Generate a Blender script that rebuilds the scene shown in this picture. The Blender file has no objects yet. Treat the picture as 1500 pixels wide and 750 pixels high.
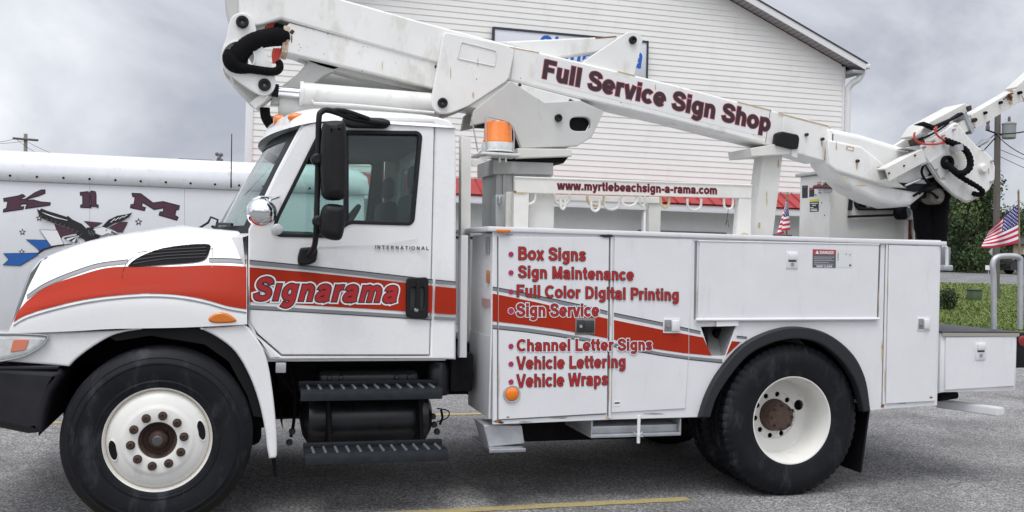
import bpy, bmesh, math, random
from mathutils import Vector, Matrix
from mathutils.bvhtree import BVHTree
random.seed(7)
SC = bpy.context.scene
COL = SC.collection
PI = math.pi

# ------------------------------------------------------------------ camera
FOC, YAW, PIT, ROLL, DIST, CAMH = 1415.5, math.radians(16.0), math.radians(0.1), math.radians(1.4), 5.77, 1.573
FW = Vector((math.sin(YAW)*math.cos(PIT), math.cos(YAW)*math.cos(PIT), math.sin(PIT)))
_r = Vector((math.cos(YAW), -math.sin(YAW), 0)); _u = _r.cross(FW)
RT = _r*math.cos(ROLL) + _u*math.sin(ROLL)
UP = _u*math.cos(ROLL) - _r*math.sin(ROLL)
CAM = Vector((0, -DIST, CAMH))
cd = bpy.data.cameras.new('camera'); co = bpy.data.objects.new('camera', cd); COL.objects.link(co)
cd.sensor_width = 36; cd.lens = 36*FOC/1500; cd.clip_end = 2000; cd.clip_start = 0.05
M = Matrix((RT, UP, -FW)).transposed().to_4x4(); M.translation = CAM
co.matrix_world = M
SC.camera = co

# ------------------------------------------------------------------ light
SC.view_settings.view_transform = 'Standard'; SC.view_settings.look = 'None'
SC.view_settings.exposure = 0.0; SC.view_settings.gamma = 1
SUN_EL, SUN_AZ = math.radians(66), math.radians(-155)      # azimuth measured from +Y towards +X
W = bpy.data.worlds.new('World'); SC.world = W; W.use_nodes = True
nt = W.node_tree; nt.nodes.clear(); N = nt.nodes.new; L = nt.links.new
out = N('ShaderNodeOutputWorld'); bg = N('ShaderNodeBackground'); bg.inputs[1].default_value = 0.1
sky = N('ShaderNodeTexSky'); sky.sky_type = 'NISHITA'; sky.sun_disc = False
sky.sun_elevation = SUN_EL; sky.sun_rotation = SUN_AZ
sky.air_density = 1; sky.dust_density = 3
tc = N('ShaderNodeTexCoord'); mp = N('ShaderNodeMapping'); mp.inputs['Scale'].default_value = (1, 1, 1.5)
L(tc.outputs['Generated'], mp.inputs['Vector'])
n1 = N('ShaderNodeTexNoise'); n1.inputs['Scale'].default_value = 2.7; n1.inputs['Detail'].default_value = 6; n1.inputs['Roughness'].default_value = .56
n1.inputs['Distortion'].default_value = .5
L(mp.outputs[0], n1.inputs['Vector'])
cr = N('ShaderNodeValToRGB'); e = cr.color_ramp.elements
e[0].position = .36; e[0].color = (.385, .41, .475, 1); e[1].position = .64; e[1].color = (.82, .835, .88, 1)
L(n1.outputs['Fac'], cr.inputs[0])
# the overcast is brighter where the hidden sun stands (behind the camera, high)
sx = N('ShaderNodeVectorMath'); sx.operation = 'DOT_PRODUCT'
sd = Vector((math.sin(SUN_AZ)*math.cos(SUN_EL), math.cos(SUN_AZ)*math.cos(SUN_EL), math.sin(SUN_EL)))
L(tc.outputs['Generated'], sx.inputs[0]); sx.inputs[1].default_value = sd
mr = N('ShaderNodeMapRange'); mr.inputs['From Min'].default_value = .25; mr.inputs['From Max'].default_value = 1.0
mr.inputs['To Min'].default_value = 12.2; mr.inputs['To Max'].default_value = 30
L(sx.outputs['Value'], mr.inputs['Value'])
vs = N('ShaderNodeVectorMath'); vs.operation = 'SCALE'
L(cr.outputs[0], vs.inputs[0]); L(mr.outputs[0], vs.inputs['Scale'])
# unseen sky near the horizon on the camera's side, dimmed to deepen the blacks
spx = N('ShaderNodeSeparateXYZ'); L(tc.outputs['Generated'], spx.inputs[0])
mz = N('ShaderNodeMapRange'); mz.interpolation_type = 'SMOOTHSTEP'; mz.inputs['From Min'].default_value = .0; mz.inputs['From Max'].default_value = .40; mz.inputs['To Min'].default_value = .70; mz.inputs['To Max'].default_value = 0
L(spx.outputs['Z'], mz.inputs['Value'])
mz2 = N('ShaderNodeMapRange'); mz2.interpolation_type = 'SMOOTHSTEP'; mz2.inputs['From Min'].default_value = .15; mz2.inputs['From Max'].default_value = -.35
L(spx.outputs['Y'], mz2.inputs['Value'])
mm = N('ShaderNodeMath'); mm.operation = 'MULTIPLY'; L(mz.outputs[0], mm.inputs[0]); L(mz2.outputs[0], mm.inputs[1])
m1 = N('ShaderNodeMath'); m1.operation = 'SUBTRACT'; m1.inputs[0].default_value = 1; L(mm.outputs[0], m1.inputs[1])
vs2 = N('ShaderNodeVectorMath'); vs2.operation = 'SCALE'; L(vs.outputs[0], vs2.inputs[0]); L(m1.outputs[0], vs2.inputs['Scale'])
mx = N('ShaderNodeMix'); mx.data_type = 'RGBA'; mx.inputs[0].default_value = .93
L(sky.outputs[0], mx.inputs[6]); L(vs2.outputs[0], mx.inputs[7])
L(mx.outputs[2], bg.inputs[0]); L(bg.outputs[0], out.inputs[0])
sl = bpy.data.lights.new('sun', 'SUN'); sl.energy = 1.5; sl.angle = math.radians(25); sl.color = (1, .97, .93)
so = bpy.data.objects.new('sun', sl); COL.objects.link(so)
so.rotation_euler = (-sd).to_track_quat('-Z', 'Y').to_euler(); so.location = (0, 0, 30)

# ------------------------------------------------------------------ measuring helpers
def P(u, v, y):
    d = FW*FOC + RT*(u-750) + UP*(375-v)
    return CAM + d*((y+DIST)/d.y)
def G(u, v, z=0.0):
    d = FW*FOC + RT*(u-750) + UP*(375-v)
    return CAM + d*((z-CAMH)/d.z)
def XZ(pts, y): return [(P(u, v, y).x, P(u, v, y).z) for u, v in pts]
def sm(pts, n=5, closed=True):
    o = []; k = len(pts); rng = k if closed else k-1
    for i in range(rng):
        g = (lambda j: pts[j % k]) if closed else (lambda j: pts[max(0, min(k-1, j))])
        a, b, c, d = g(i-1), g(i), g(i+1), g(i+2)
        for s in range(n):
            t = s/n
            o.append(tuple(.5*((2*b[q])+(-a[q]+c[q])*t+(2*a[q]-5*b[q]+4*c[q]-d[q])*t*t+(-a[q]+3*b[q]-3*c[q]+d[q])*t**3) for q in range(len(b))))
    if not closed: o.append(tuple(pts[-1]))
    return o
def resample(pts, n):
    pts = sm([tuple(p) for p in pts], 6, False)
    d = [0]
    for a, b in zip(pts, pts[1:]): d.append(d[-1]+math.dist(a, b))
    o = []; j = 0
    for i in range(n):
        t = d[-1]*i/(n-1)
        while j < len(d)-2 and d[j+1] < t: j += 1
        f = (t-d[j])/max(1e-9, d[j+1]-d[j])
        o.append(tuple(a+(b-a)*f for a, b in zip(pts[j], pts[j+1])))
    return o
def rnd(pts, r, n=4):
    o = []; k = len(pts)
    for i in range(k):
        p = Vector(pts[i]); a = Vector(pts[i-1])-p; b = Vector(pts[(i+1) % k])-p
        rr = min(r, a.length*.45, b.length*.45)
        p0 = p+a.normalized()*rr; p1 = p+b.normalized()*rr
        for s in range(n+1):
            t = s/n; o.append(tuple(p0*(1-t)**2+p*2*t*(1-t)+p1*t*t))
    return o
def circ(cx, cz, r, n=24, rz=None): return [(cx+r*math.cos(2*PI*i/n), cz+(rz or r)*math.sin(2*PI*i/n)) for i in range(n)]

# ------------------------------------------------------------------ materials
MATS = {}
def mat(name, col, rough=.5, metal=0., var=0., vscale=6., bump=0., bscale=80., coat=0., spots=None, stretch=(1.6, 1.6, .7)):
    if name in MATS: return MATS[name]
    m = bpy.data.materials.new(name); m.use_nodes = True; MATS[name] = m
    t = m.node_tree; b = t.nodes['Principled BSDF']; c = tuple(col)+(1,)
    b.inputs['Base Color'].default_value = c; b.inputs['Roughness'].default_value = rough; b.inputs['Metallic'].default_value = metal
    if coat: b.inputs['Coat Weight'].default_value = coat; b.inputs['Coat Roughness'].default_value = .08
    tcn = t.nodes.new('ShaderNodeTexCoord'); src = tcn.outputs['Object']
    last = None
    if var:
        n = t.nodes.new('ShaderNodeTexNoise'); n.inputs['Scale'].default_value = vscale; n.inputs['Detail'].default_value = 6; n.inputs['Roughness'].default_value = .65
        t.links.new(src, n.inputs['Vector'])
        r = t.nodes.new('ShaderNodeValToRGB'); r.color_ramp.elements[0].position = .3; r.color_ramp.elements[1].position = .7
        r.color_ramp.elements[0].color = tuple(max(0, x*(1-var)) for x in col)+(1,); r.color_ramp.elements[1].color = tuple(min(1, x*(1+var*.6)) for x in col)+(1,)
        t.links.new(n.outputs['Fac'], r.inputs[0]); last = r.outputs[0]
        mrn = t.nodes.new('ShaderNodeMapRange'); mrn.inputs['To Min'].default_value = max(.02, rough-.12); mrn.inputs['To Max'].default_value = min(1, rough+.12)
        t.links.new(n.outputs['Fac'], mrn.inputs['Value']); t.links.new(mrn.outputs[0], b.inputs['Roughness'])
    if spots:                                     # grime: (colour, scale, threshold, amount)
        sc_, s_, th, am = spots
        n2 = t.nodes.new('ShaderNodeTexNoise'); n2.inputs['Scale'].default_value = s_; n2.inputs['Detail'].default_value = 8; n2.inputs['Roughness'].default_value = .7
        mpn = t.nodes.new('ShaderNodeMapping'); mpn.inputs['Scale'].default_value = stretch; t.links.new(src, mpn.inputs[0]); t.links.new(mpn.outputs[0], n2.inputs['Vector'])
        r2 = t.nodes.new('ShaderNodeMapRange'); r2.inputs['From Min'].default_value = th; r2.inputs['From Max'].default_value = th+.16; r2.inputs['To Max'].default_value = am
        t.links.new(n2.outputs['Fac'], r2.inputs['Value'])
        x = t.nodes.new('ShaderNodeMix'); x.data_type = 'RGBA'; t.links.new(r2.outputs[0], x.inputs[0])
        if last: t.links.new(last, x.inputs[6])
        else: x.inputs[6].default_value = c
        x.inputs[7].default_value = tuple(sc_)+(1,); last = x.outputs[2]
    if last: t.links.new(last, b.inputs['Base Color'])
    if bump:
        n3 = t.nodes.new('ShaderNodeTexNoise'); n3.inputs['Scale'].default_value = bscale; n3.inputs['Detail'].default_value = 4
        t.links.new(src, n3.inputs['Vector']); bp = t.nodes.new('ShaderNodeBump'); bp.inputs['Strength'].default_value = bump; bp.inputs['Distance'].default_value = .01
        t.links.new(n3.outputs['Fac'], bp.inputs['Height']); t.links.new(bp.outputs[0], b.inputs['Normal'])
    return m
def glass(name, tint, gl=.06):
    m = bpy.data.materials.new(name); m.use_nodes = True; t = m.node_tree; t.nodes.clear()
    o = t.nodes.new('ShaderNodeOutputMaterial'); a = t.nodes.new('ShaderNodeBsdfTransparent'); a.inputs[0].default_value = tuple(tint)+(1,)
    g = t.nodes.new('ShaderNodeBsdfGlossy'); g.inputs['Roughness'].default_value = .02
    f = t.nodes.new('ShaderNodeLayerWeight'); f.inputs[0].default_value = .5
    pw = t.nodes.new('ShaderNodeMath'); pw.operation = 'POWER'; pw.inputs[1].default_value = 4; t.links.new(f.outputs['Facing'], pw.inputs[0])
    ma = t.nodes.new('ShaderNodeMath'); ma.operation = 'MULTIPLY_ADD'; ma.inputs[1].default_value = .85; ma.inputs[2].default_value = gl; t.links.new(pw.outputs[0], ma.inputs[0])
    x = t.nodes.new('ShaderNodeMixShader'); t.links.new(ma.outputs[0], x.inputs[0]); t.links.new(a.outputs[0], x.inputs[1]); t.links.new(g.outputs[0], x.inputs[2]); t.links.new(x.outputs[0], o.inputs[0])
    MATS[name] = m; return m
GRIME = ((.36, .35, .32), 1.6, .56, .35)
WHITE = mat('cab_paint', (.775, .775, .77), .28, coat=.5, var=.04, vscale=3, spots=((.5, .5, .5), 1.6, .62, .3), stretch=(4, 4, .7))
BODYW = mat('body_paint', (.715, .715, .725), .38, var=.05, vscale=2.5, spots=((.40, .41, .43), 2.2, .56, .30), stretch=(3.6, 3.6, .6), bump=.10, bscale=3.5)
BOOMW = mat('boom_paint', (.76, .755, .73), .4, var=.07, vscale=3, spots=((.40, .37, .28), 2.6, .55, .5), bump=.05, bscale=12)
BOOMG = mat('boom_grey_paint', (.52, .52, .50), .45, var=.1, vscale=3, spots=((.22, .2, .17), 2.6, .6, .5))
OLDW = mat('old_white_paint', (.66, .655, .61), .5, var=.1, vscale=5, spots=((.30, .2, .1), 5, .66, .6))
FLARE = mat('rubber_flare', (.022, .023, .026), .5, bump=.1, bscale=200)
BLACK = mat('black_plastic', (.008, .008, .0095), .5, var=.25, vscale=9, bump=.1, bscale=300)
BUMP = mat('bumper_plastic', (.018, .018, .021), .36, var=.3, vscale=6, spots=((.1, .1, .1), 9, .68, .5))
DARK = mat('dark_chassis', (.012, .012, .014), .7, var=.4, vscale=9)
TYRE = mat('tyre_rubber', (.0095, .010, .0128), .55, var=.35, vscale=7, spots=((.040, .042, .048), 4.6, .53, .85), bump=.1, bscale=60)
RIMW = mat('rim_paint', (.74, .73, .69), .4, var=.05, vscale=9, spots=((.34, .23, .14), 7, .60, .55))
RUST = mat('rusty_iron', (.06, .034, .024), .8, var=.5, vscale=25, bump=.5, bscale=90)
RUSTS = mat('rust_stain', (.27, .12, .045), .85, var=.5, vscale=40)
RUSTL = mat('rust_streak', (.52, .40, .24), .8, var=.3, vscale=40)
GRILLC = mat('grille_chrome', (.50, .52, .55), .12, 1.)
CHROME = mat('chrome', (.82, .83, .85), .07, 1.)
STEEL = mat('steel', (.55, .56, .58), .35, 1., var=.15, vscale=20)
GALV = mat('galvanised', (.50, .51, .53), .45, .6, var=.15, vscale=14)
RED = mat('red_stripe_vinyl', (.36, .027, .010), .5, var=.08, vscale=2)
GREY = mat('grey_stripe_vinyl', (.20, .215, .225), .4)
INK = mat('black_ink', (.012, .01, .012), .5)
VWHITE = mat('white_vinyl', (.78, .78, .79), .4)
LRED = mat('red_letter_vinyl', (.40, .012, .014), .45)
DRED = mat('dark_red_letter_vinyl', (.06, .006, .012), .45)
MAUVE = mat('dark_letter_vinyl', (.032, .014, .020), .5, var=.25, vscale=14)
PINK = mat('red_outline_vinyl', (.42, .07, .10), .5)
BULLET = mat('bullet_vinyl', (.36, .025, .09), .45)
AMBER = mat('amber_lens', (.80, .19, .004), .2, coat=.6, bump=.25, bscale=60)
AMBER2 = mat('orange_lens', (.62, .17, .015), .2, coat=.6)
CLEAR = mat('clear_lens', (.60, .62, .61), .15, coat=.8, var=.2, vscale=30)
LAMPO = mat('turn_lens', (.62, .20, .12), .25, coat=.5)
HOSE = mat('hose_sleeve', (.006, .006, .007), .9, bump=.8, bscale=90)
REDH = mat('red_hose', (.50, .05, .03), .45)
INTER = mat('interior', (.085, .098, .10), .7, var=.15)
SEATM = mat('seat_cloth', (.09, .095, .10), .8)
TREAD = mat('step_plate', (.022, .025, .03), .5, .2, var=.35, vscale=18)
DECK = mat('deck_plate', (.07, .073, .08), .5, .3, var=.2, vscale=20, bump=.5, bscale=60)
TANK = mat('tank_paint', (.014, .0145, .018), .30, var=.5, vscale=8)
GLASS = glass('side_glass', (.80, .89, .87), .03)
GLASSD = glass('tinted_glass', (.5, .6, .6), .03)
WGLASS = glass('windscreen_glass', (.78, .90, .86), .05)
LATCHD = mat('latch_dark', (.03, .03, .032), .5)
YEL = mat('sticker_yellow', (.62, .60, .05), .5); NAVY = mat('sticker_black', (.02, .02, .03), .5); DANG = mat('sticker_red', (.40, .05, .07), .5); STG = mat('sticker_grey', (.10, .105, .115), .5)

for m_, sp_ in ((TYRE, .2), (RED, .12), (FLARE, .3), (BLACK, .3), (BUMP, .35), (DARK, .1), (HOSE, .12), (TREAD, .3), (TANK, .5), (INTER, .2), (SEATM, .2)): m_.node_tree.nodes['Principled BSDF'].inputs['Specular IOR Level'].default_value = sp_
# ------------------------------------------------------------------ object helpers
def finish(name, me, m, parent=None, smooth=35, **kw):
    if not isinstance(m, (list, tuple)): m = [m]
    if len(me.materials): me.materials.clear()
    for x in m: me.materials.append(x)
    if smooth:
        me.shade_smooth(); me.set_sharp_from_angle(angle=math.radians(smooth))
    else: me.shade_flat()
    o = bpy.data.objects.new(name, me); COL.objects.link(o)
    if parent: adopt(o, parent)
    for k, v in kw.items(): o[k] = v
    return o
def world_of(p):
    m = Matrix.LocRotScale(p.location, p.rotation_euler, p.scale)
    return (world_of(p.parent) @ p.matrix_parent_inverse @ m) if p.parent else m
def adopt(o, p):
    o.parent = p; o.matrix_parent_inverse = world_of(p).inverted()
def thing(name, label, cat, loc=(0, 0, 0), group=None):
    o = bpy.data.objects.new(name, None); o.empty_display_size = .3; COL.objects.link(o); o.location = loc
    o['label'] = label; o['category'] = cat
    if group: o['group'] = group
    return o
def tag(o, label, cat, group=None):
    o['label'] = label; o['category'] = cat
    if group: o['group'] = group
    return o
def bmobj(name, bm, m, parent=None, smooth=35, recalc=True, **kw):
    if recalc: bmesh.ops.recalc_face_normals(bm, faces=bm.faces[:])
    me = bpy.data.meshes.new(name); bm.to_mesh(me); bm.free()
    return finish(name, me, m, parent, smooth, **kw)
def join_mesh(meshes):
    bm = bmesh.new()
    for me in meshes:
        bm.from_mesh(me); bpy.data.meshes.remove(me)
    return bm
def shape_mesh(polys, y0, y1, bevel=.004, fn=None, bres=1):
    dep = y1-y0; bevel = min(bevel, dep*.45)
    c = bpy.data.curves.new('s', 'CURVE'); c.dimensions = '2D'; c.fill_mode = 'BOTH'
    c.extrude = dep/2-bevel; c.bevel_depth = bevel; c.bevel_resolution = bres; c.offset = -bevel
    for p in polys:
        s = c.splines.new('POLY'); s.points.add(len(p)-1); s.use_cyclic_u = True
        for i, q in enumerate(p): s.points[i].co = (q[0], q[1], 0, 1)
    o = bpy.data.objects.new('s', c); COL.objects.link(o)
    dg = bpy.context.evaluated_depsgraph_get(); me = bpy.data.meshes.new_from_object(o.evaluated_get(dg))
    bpy.data.objects.remove(o); bpy.data.curves.remove(c)
    ym = (y0+y1)/2
    for vt in me.vertices:
        x, z, t = vt.co; q = (x, ym-t, z); vt.co = fn(*q) if fn else q
    return me
def shape(name, polys, y0, y1, m, parent=None, bevel=.004, fn=None, smooth=35, bres=1, **kw):
    if not isinstance(polys[0][0], (list, tuple)): polys = [polys]
    return finish(name, shape_mesh(polys, y0, y1, bevel, fn, bres), m, parent, smooth, **kw)
def pshape(name, pts, y0, y1, m, parent=None, bevel=.004, holes=(), **kw):       # outline measured at depth y0
    return shape(name, [XZ(pts, y0)]+[XZ(h, y0) for h in holes], y0, y1, m, parent, bevel, **kw)
def box_bm(x0, x1, y0, y1, z0, z1, bevel=0., seg=2, bm=None):
    own = bmesh.new()
    r = bmesh.ops.create_cube(own, size=1)
    for v in own.verts: v.co = Vector((x0+(v.co.x+.5)*(x1-x0), y0+(v.co.y+.5)*(y1-y0), z0+(v.co.z+.5)*(z1-z0)))
    if bevel: bmesh.ops.bevel(own, geom=own.edges[:], offset=bevel, segments=seg, affect='EDGES', profile=.5)
    if bm is None: return own
    me = bpy.data.meshes.new('t'); own.to_mesh(me); own.free(); bm.from_mesh(me); bpy.data.meshes.remove(me); return bm
def box(name, x0, x1, y0, y1, z0, z1, m, parent=None, bevel=.004, seg=2, **kw):
    return bmobj(name, box_bm(x0, x1, y0, y1, z0, z1, bevel, seg), m, parent, **kw)
def tube_bm(path, r, n=12, bm=None, caps=True, wob=0):
    bm = bm or bmesh.new(); path = [Vector(p) for p in path]; rings = []; pr = None
    for i, p in enumerate(path):
        t = (path[min(i+1, len(path)-1)]-path[max(i-1, 0)]).normalized()
        if pr is None: pr = t.orthogonal().normalized()
        pr = (pr-t*pr.dot(t)).normalized(); b = t.cross(pr)
        rr = r[i] if isinstance(r, (list, tuple)) else r
        if wob: rr *= 1+wob*math.sin(i*2.4)+random.uniform(-wob, wob)*.4
        rings.append([bm.verts.new(p+(pr*math.cos(a)+b*math.sin(a))*rr) for a in [2*PI*k/n for k in range(n)]])
    for a, b in zip(rings, rings[1:]):
        for k in range(n): bm.faces.new((a[k], a[(k+1) % n], b[(k+1) % n], b[k]))
    if caps: bm.faces.new(rings[0][::-1]); bm.faces.new(rings[-1])
    return bm
def tube(name, path, r, m, parent=None, n=12, curve=0, wob=0, **kw):
    if curve: path = sm([tuple(p) for p in path], curve, False)
    return bmobj(name, tube_bm(path, r, n, wob=wob), m, parent, **kw)
def lathe_bm(prof, cx, cy, cz, n=64, bm=None, axis='y', mod=None, a0=0, a1=2*PI):
    bm = bm or bmesh.new(); full = abs(a1-a0-2*PI) < 1e-6; cols = []
    for i in range(n if full else n+1):
        a = a0+(a1-a0)*i/n; col = []
        for j, (r, h) in enumerate(prof):
            if mod: r = r+mod(i, j)
            c, s = math.cos(a)*r, math.sin(a)*r
            col.append(bm.verts.new({'y': (cx+c, cy+h, cz+s), 'z': (cx+c, cy+s, cz+h), 'x': (cx+h, cy+c, cz+s)}[axis]))
        cols.append(col)
    k = len(cols)
    for i in range(k if full else k-1):
        a, b = cols[i], cols[(i+1) % k]
        for j in range(len(prof)-1):
            try: bm.faces.new((a[j], a[j+1], b[j+1], b[j]))
            except ValueError: pass
    bmesh.ops.remove_doubles(bm, verts=bm.verts[:], dist=1e-5)
    return bm
def lathe(name, prof, c, m, parent=None, n=64, axis='y', mod=None, **kw):
    return bmobj(name, lathe_bm(prof, *c, n=n, axis=axis, mod=mod), m, parent, **kw)
def copy_tree(o, move=None, parent=None):
    c = o.copy(); COL.objects.link(c)
    if parent is not None: c.parent = parent; c.matrix_parent_inverse = o.matrix_parent_inverse.copy()
    if move: c.location = Vector(c.location)+Vector(move)
    for ch in [x for x in bpy.data.objects if x.parent == o]: copy_tree(ch, None, c)
    return c
def pipe_px(pts, y): return [P(u, v, y) for u, v in pts]

# ---- lettering: a heavy sans alphabet drawn as pen strokes (cap height 1, x height .74)
def EL(cx, cy, rx, ry, a0=0, a1=360, n=20): return [(cx+rx*math.cos(math.radians(a0+(a1-a0)*i/n)), cy+ry*math.sin(math.radians(a0+(a1-a0)*i/n))) for i in range(n+1)]
def SM(*p): return sm(list(p), 5, False)
_S = [(.64, .70), (.58, .84), (.40, .91), (.21, .865), (.145, .73), (.22, .60), (.40, .52), (.59, .43), (.655, .28), (.58, .14), (.39, .09), (.19, .14), (.115, .31)]
GL = {' ': (.34, []), '.': (.34, [[(.17, 0), (.17, .2)]]), '-': (.44, [[(.05, .36), (.39, .36)]]),
 'o': (.71, [EL(.355, .37, .235, .28)]), 'e': (.70, [[(.12, .35), (.575, .35)], EL(.35, .37, .23, .28, -4, 318)]), 'c': (.66, [EL(.35, .37, .23, .28, 42, 318)]),
 's': (.63, [SM((.51, .53), (.45, .63), (.31, .66), (.18, .62), (.155, .51), (.24, .42), (.38, .36), (.485, .27), (.46, .14), (.32, .085), (.17, .12), (.10, .23))]),
 'a': (.67, [SM((.115, .50), (.17, .62), (.32, .66), (.46, .61), (.50, .48), (.50, .30), (.51, .10), (.54, 0)), SM((.50, .42), (.36, .39), (.20, .345), (.125, .25), (.14, .13), (.26, .085), (.40, .12), (.49, .22))]),
 'u': (.70, [SM((.17, .74), (.17, .45), (.175, .24), (.24, .115), (.36, .09), (.47, .15), (.53, .28)), [(.535, 0), (.535, .74)]]),
 'n': (.70, [[(.165, 0), (.165, .74)], SM((.165, .46), (.22, .59), (.35, .655), (.47, .61), (.53, .48), (.535, .25), (.535, 0))]),
 'h': (.70, [[(.165, 0), (.165, 1)], SM((.165, .46), (.22, .59), (.35, .655), (.47, .61), (.53, .48), (.535, .25), (.535, 0))]),
 'm': (1.02, [[(.165, 0), (.165, .74)], SM((.165, .46), (.21, .59), (.32, .655), (.43, .61), (.51, .48), (.51, .25), (.51, 0)), SM((.51, .46), (.555, .59), (.665, .655), (.78, .61), (.855, .48), (.855, .25), (.855, 0))]),
 'r': (.48, [[(.165, 0), (.165, .74)], SM((.165, .40), (.20, .55), (.29, .635), (.44, .64))]),
 'l': (.33, [[(.165, 0), (.165, 1)]]), 'i': (.33, [[(.165, 0), (.165, .74)], [(.165, .83), (.165, 1)]]), '\u0131': (.33, [[(.165, 0), (.165, .74)]]),
 't': (.43, [SM((.205, .97), (.205, .6), (.205, .26), (.24, .12), (.38, .09)), [(.03, .66), (.38, .66)]]),
 'v': (.64, [[(.10, .74), (.295, 0)], [(.54, .74), (.345, 0)]]), 'w': (.94, [[(.10, .74), (.255, 0)], [(.47, .74), (.30, 0)], [(.47, .74), (.64, 0)], [(.84, .74), (.685, 0)]]),
 'x': (.64, [[(.10, .74), (.54, 0)], [(.54, .74), (.10, 0)]]), 'y': (.64, [[(.10, .74), (.31, .05)], SM((.54, .74), (.38, .18), (.31, -.05), (.24, -.17), (.09, -.185))]),
 'p': (.72, [[(.165, -.27), (.165, .74)], EL(.365, .37, .21, .28)]), 'b': (.72, [[(.165, 0), (.165, 1)], EL(.365, .37, .21, .28)]), 'd': (.72, [[(.555, 0), (.555, 1)], EL(.355, .37, .21, .28)]),
 'g': (.71, [SM((.545, .74), (.545, .4), (.545, .02), (.48, -.14), (.33, -.195), (.13, -.13)), EL(.345, .39, .205, .265)]),
 'S': (.78, [SM(*_S)]), 'F': (.73, [[(.175, 0), (.175, 1)], [(.175, .91), (.70, .91)], [(.175, .51), (.62, .51)]]),
 'B': (.82, [[(.175, 0), (.175, 1)], SM((.175, .91), (.40, .91), (.57, .88), (.62, .73), (.56, .59), (.40, .545), (.175, .545)), SM((.40, .545), (.60, .50), (.68, .32), (.61, .14), (.42, .09), (.175, .09))]),
 'M': (.98, [[(.175, 0), (.175, 1)], [(.81, 0), (.81, 1)], [(.22, .97), (.47, .06)], [(.765, .97), (.515, .06)]]), 'C': (.83, [EL(.45, .5, .335, .41, 46, 314)]),
 'D': (.84, [[(.175, 0), (.175, 1)], SM((.175, .91), (.36, .91), (.60, .83), (.70, .5), (.60, .17), (.36, .09), (.175, .09))]),
 'P': (.77, [[(.175, 0), (.175, 1)], SM((.175, .91), (.42, .91), (.61, .86), (.66, .68), (.59, .49), (.42, .44), (.175, .44))]),
 'L': (.70, [[(.175, 0), (.175, 1)], [(.175, .09), (.67, .09)]]), 'V': (.80, [[(.09, 1), (.37, 0)], [(.71, 1), (.43, 0)]]), 'W': (1.12, [[(.09, 1), (.285, 0)], [(.56, 1), (.335, 0)], [(.56, 1), (.785, 0)], [(1.03, 1), (.835, 0)]]),
 'I': (.35, [[(.175, 0), (.175, 1)]]), 'N': (.86, [[(.175, 0), (.175, 1)], [(.685, 0), (.685, 1)], [(.20, .96), (.66, .04)]]), 'T': (.74, [[(.03, .91), (.71, .91)], [(.37, 0), (.37, .9)]]),
 'E': (.75, [[(.175, 0), (.175, 1)], [(.175, .91), (.69, .91)], [(.175, .52), (.65, .52)], [(.175, .09), (.71, .09)]]), 'R': (.82, [[(.175, 0), (.175, 1)], SM((.175, .91), (.42, .91), (.61, .86), (.66, .69), (.59, .51), (.42, .46), (.175, .46)), [(.42, .46), (.70, 0)]]),
 'A': (.82, [[(.09, 0), (.375, 1)], [(.73, 0), (.445, 1)], [(.2, .29), (.62, .29)]]), 'O': (.9, [EL(.45, .5, .345, .41)]), 'G': (.9, [EL(.45, .5, .335, .41, 46, 330), [(.47, .43), (.79, .43)], [(.79, .5), (.79, .12)]]), 'K': (.82, [[(.175, 0), (.175, 1)], [(.175, .36), (.68, 1)], [(.34, .58), (.73, 0)]])}
def stroke_poly(pts, h, ext):
    """quad strip of half width h along pts, ends lengthened by ext"""
    p = [Vector(q) for q in pts]; closed = (p[0]-p[-1]).length < 1e-6
    if closed: p = p[:-1]
    k = len(p); o = []
    if not closed and ext:
        p[0] = p[0]+(p[0]-p[1]).normalized()*ext; p[-1] = p[-1]+(p[-1]-p[-2]).normalized()*ext
    for i in range(k):
        a = (p[i]-p[i-1]).normalized() if (i > 0 or closed) else (p[1]-p[0]).normalized()
        b = (p[(i+1) % k]-p[i]).normalized() if (i < k-1 or closed) else a
        n = Vector((-(a.y+b.y), a.x+b.x)).normalized(); c = max(.6, n.dot(Vector((-a.y, a.x)))); o.append((p[i]+n*h/c, p[i]-n*h/c))
    return o, closed
def text_bm(s, h, grow_, spacing):
    bm = bmesh.new(); x = 0; lay = 0
    for ch in s:
        adv, strokes = GL[ch]
        for st in strokes:
            o, closed = stroke_poly(st, h+grow_, grow_)
            vs_ = [(bm.verts.new((x+a.x, a.y, (lay % 7)*1.)), bm.verts.new((x+b.x, b.y, (lay % 7)*1.))) for a, b in o]; lay += 1
            for a, b in (zip(vs_, vs_[1:]+vs_[:1]) if closed else zip(vs_, vs_[1:])): bm.faces.new((a[0], a[1], b[1], b[0]))
        x += adv*spacing
    return bm
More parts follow.
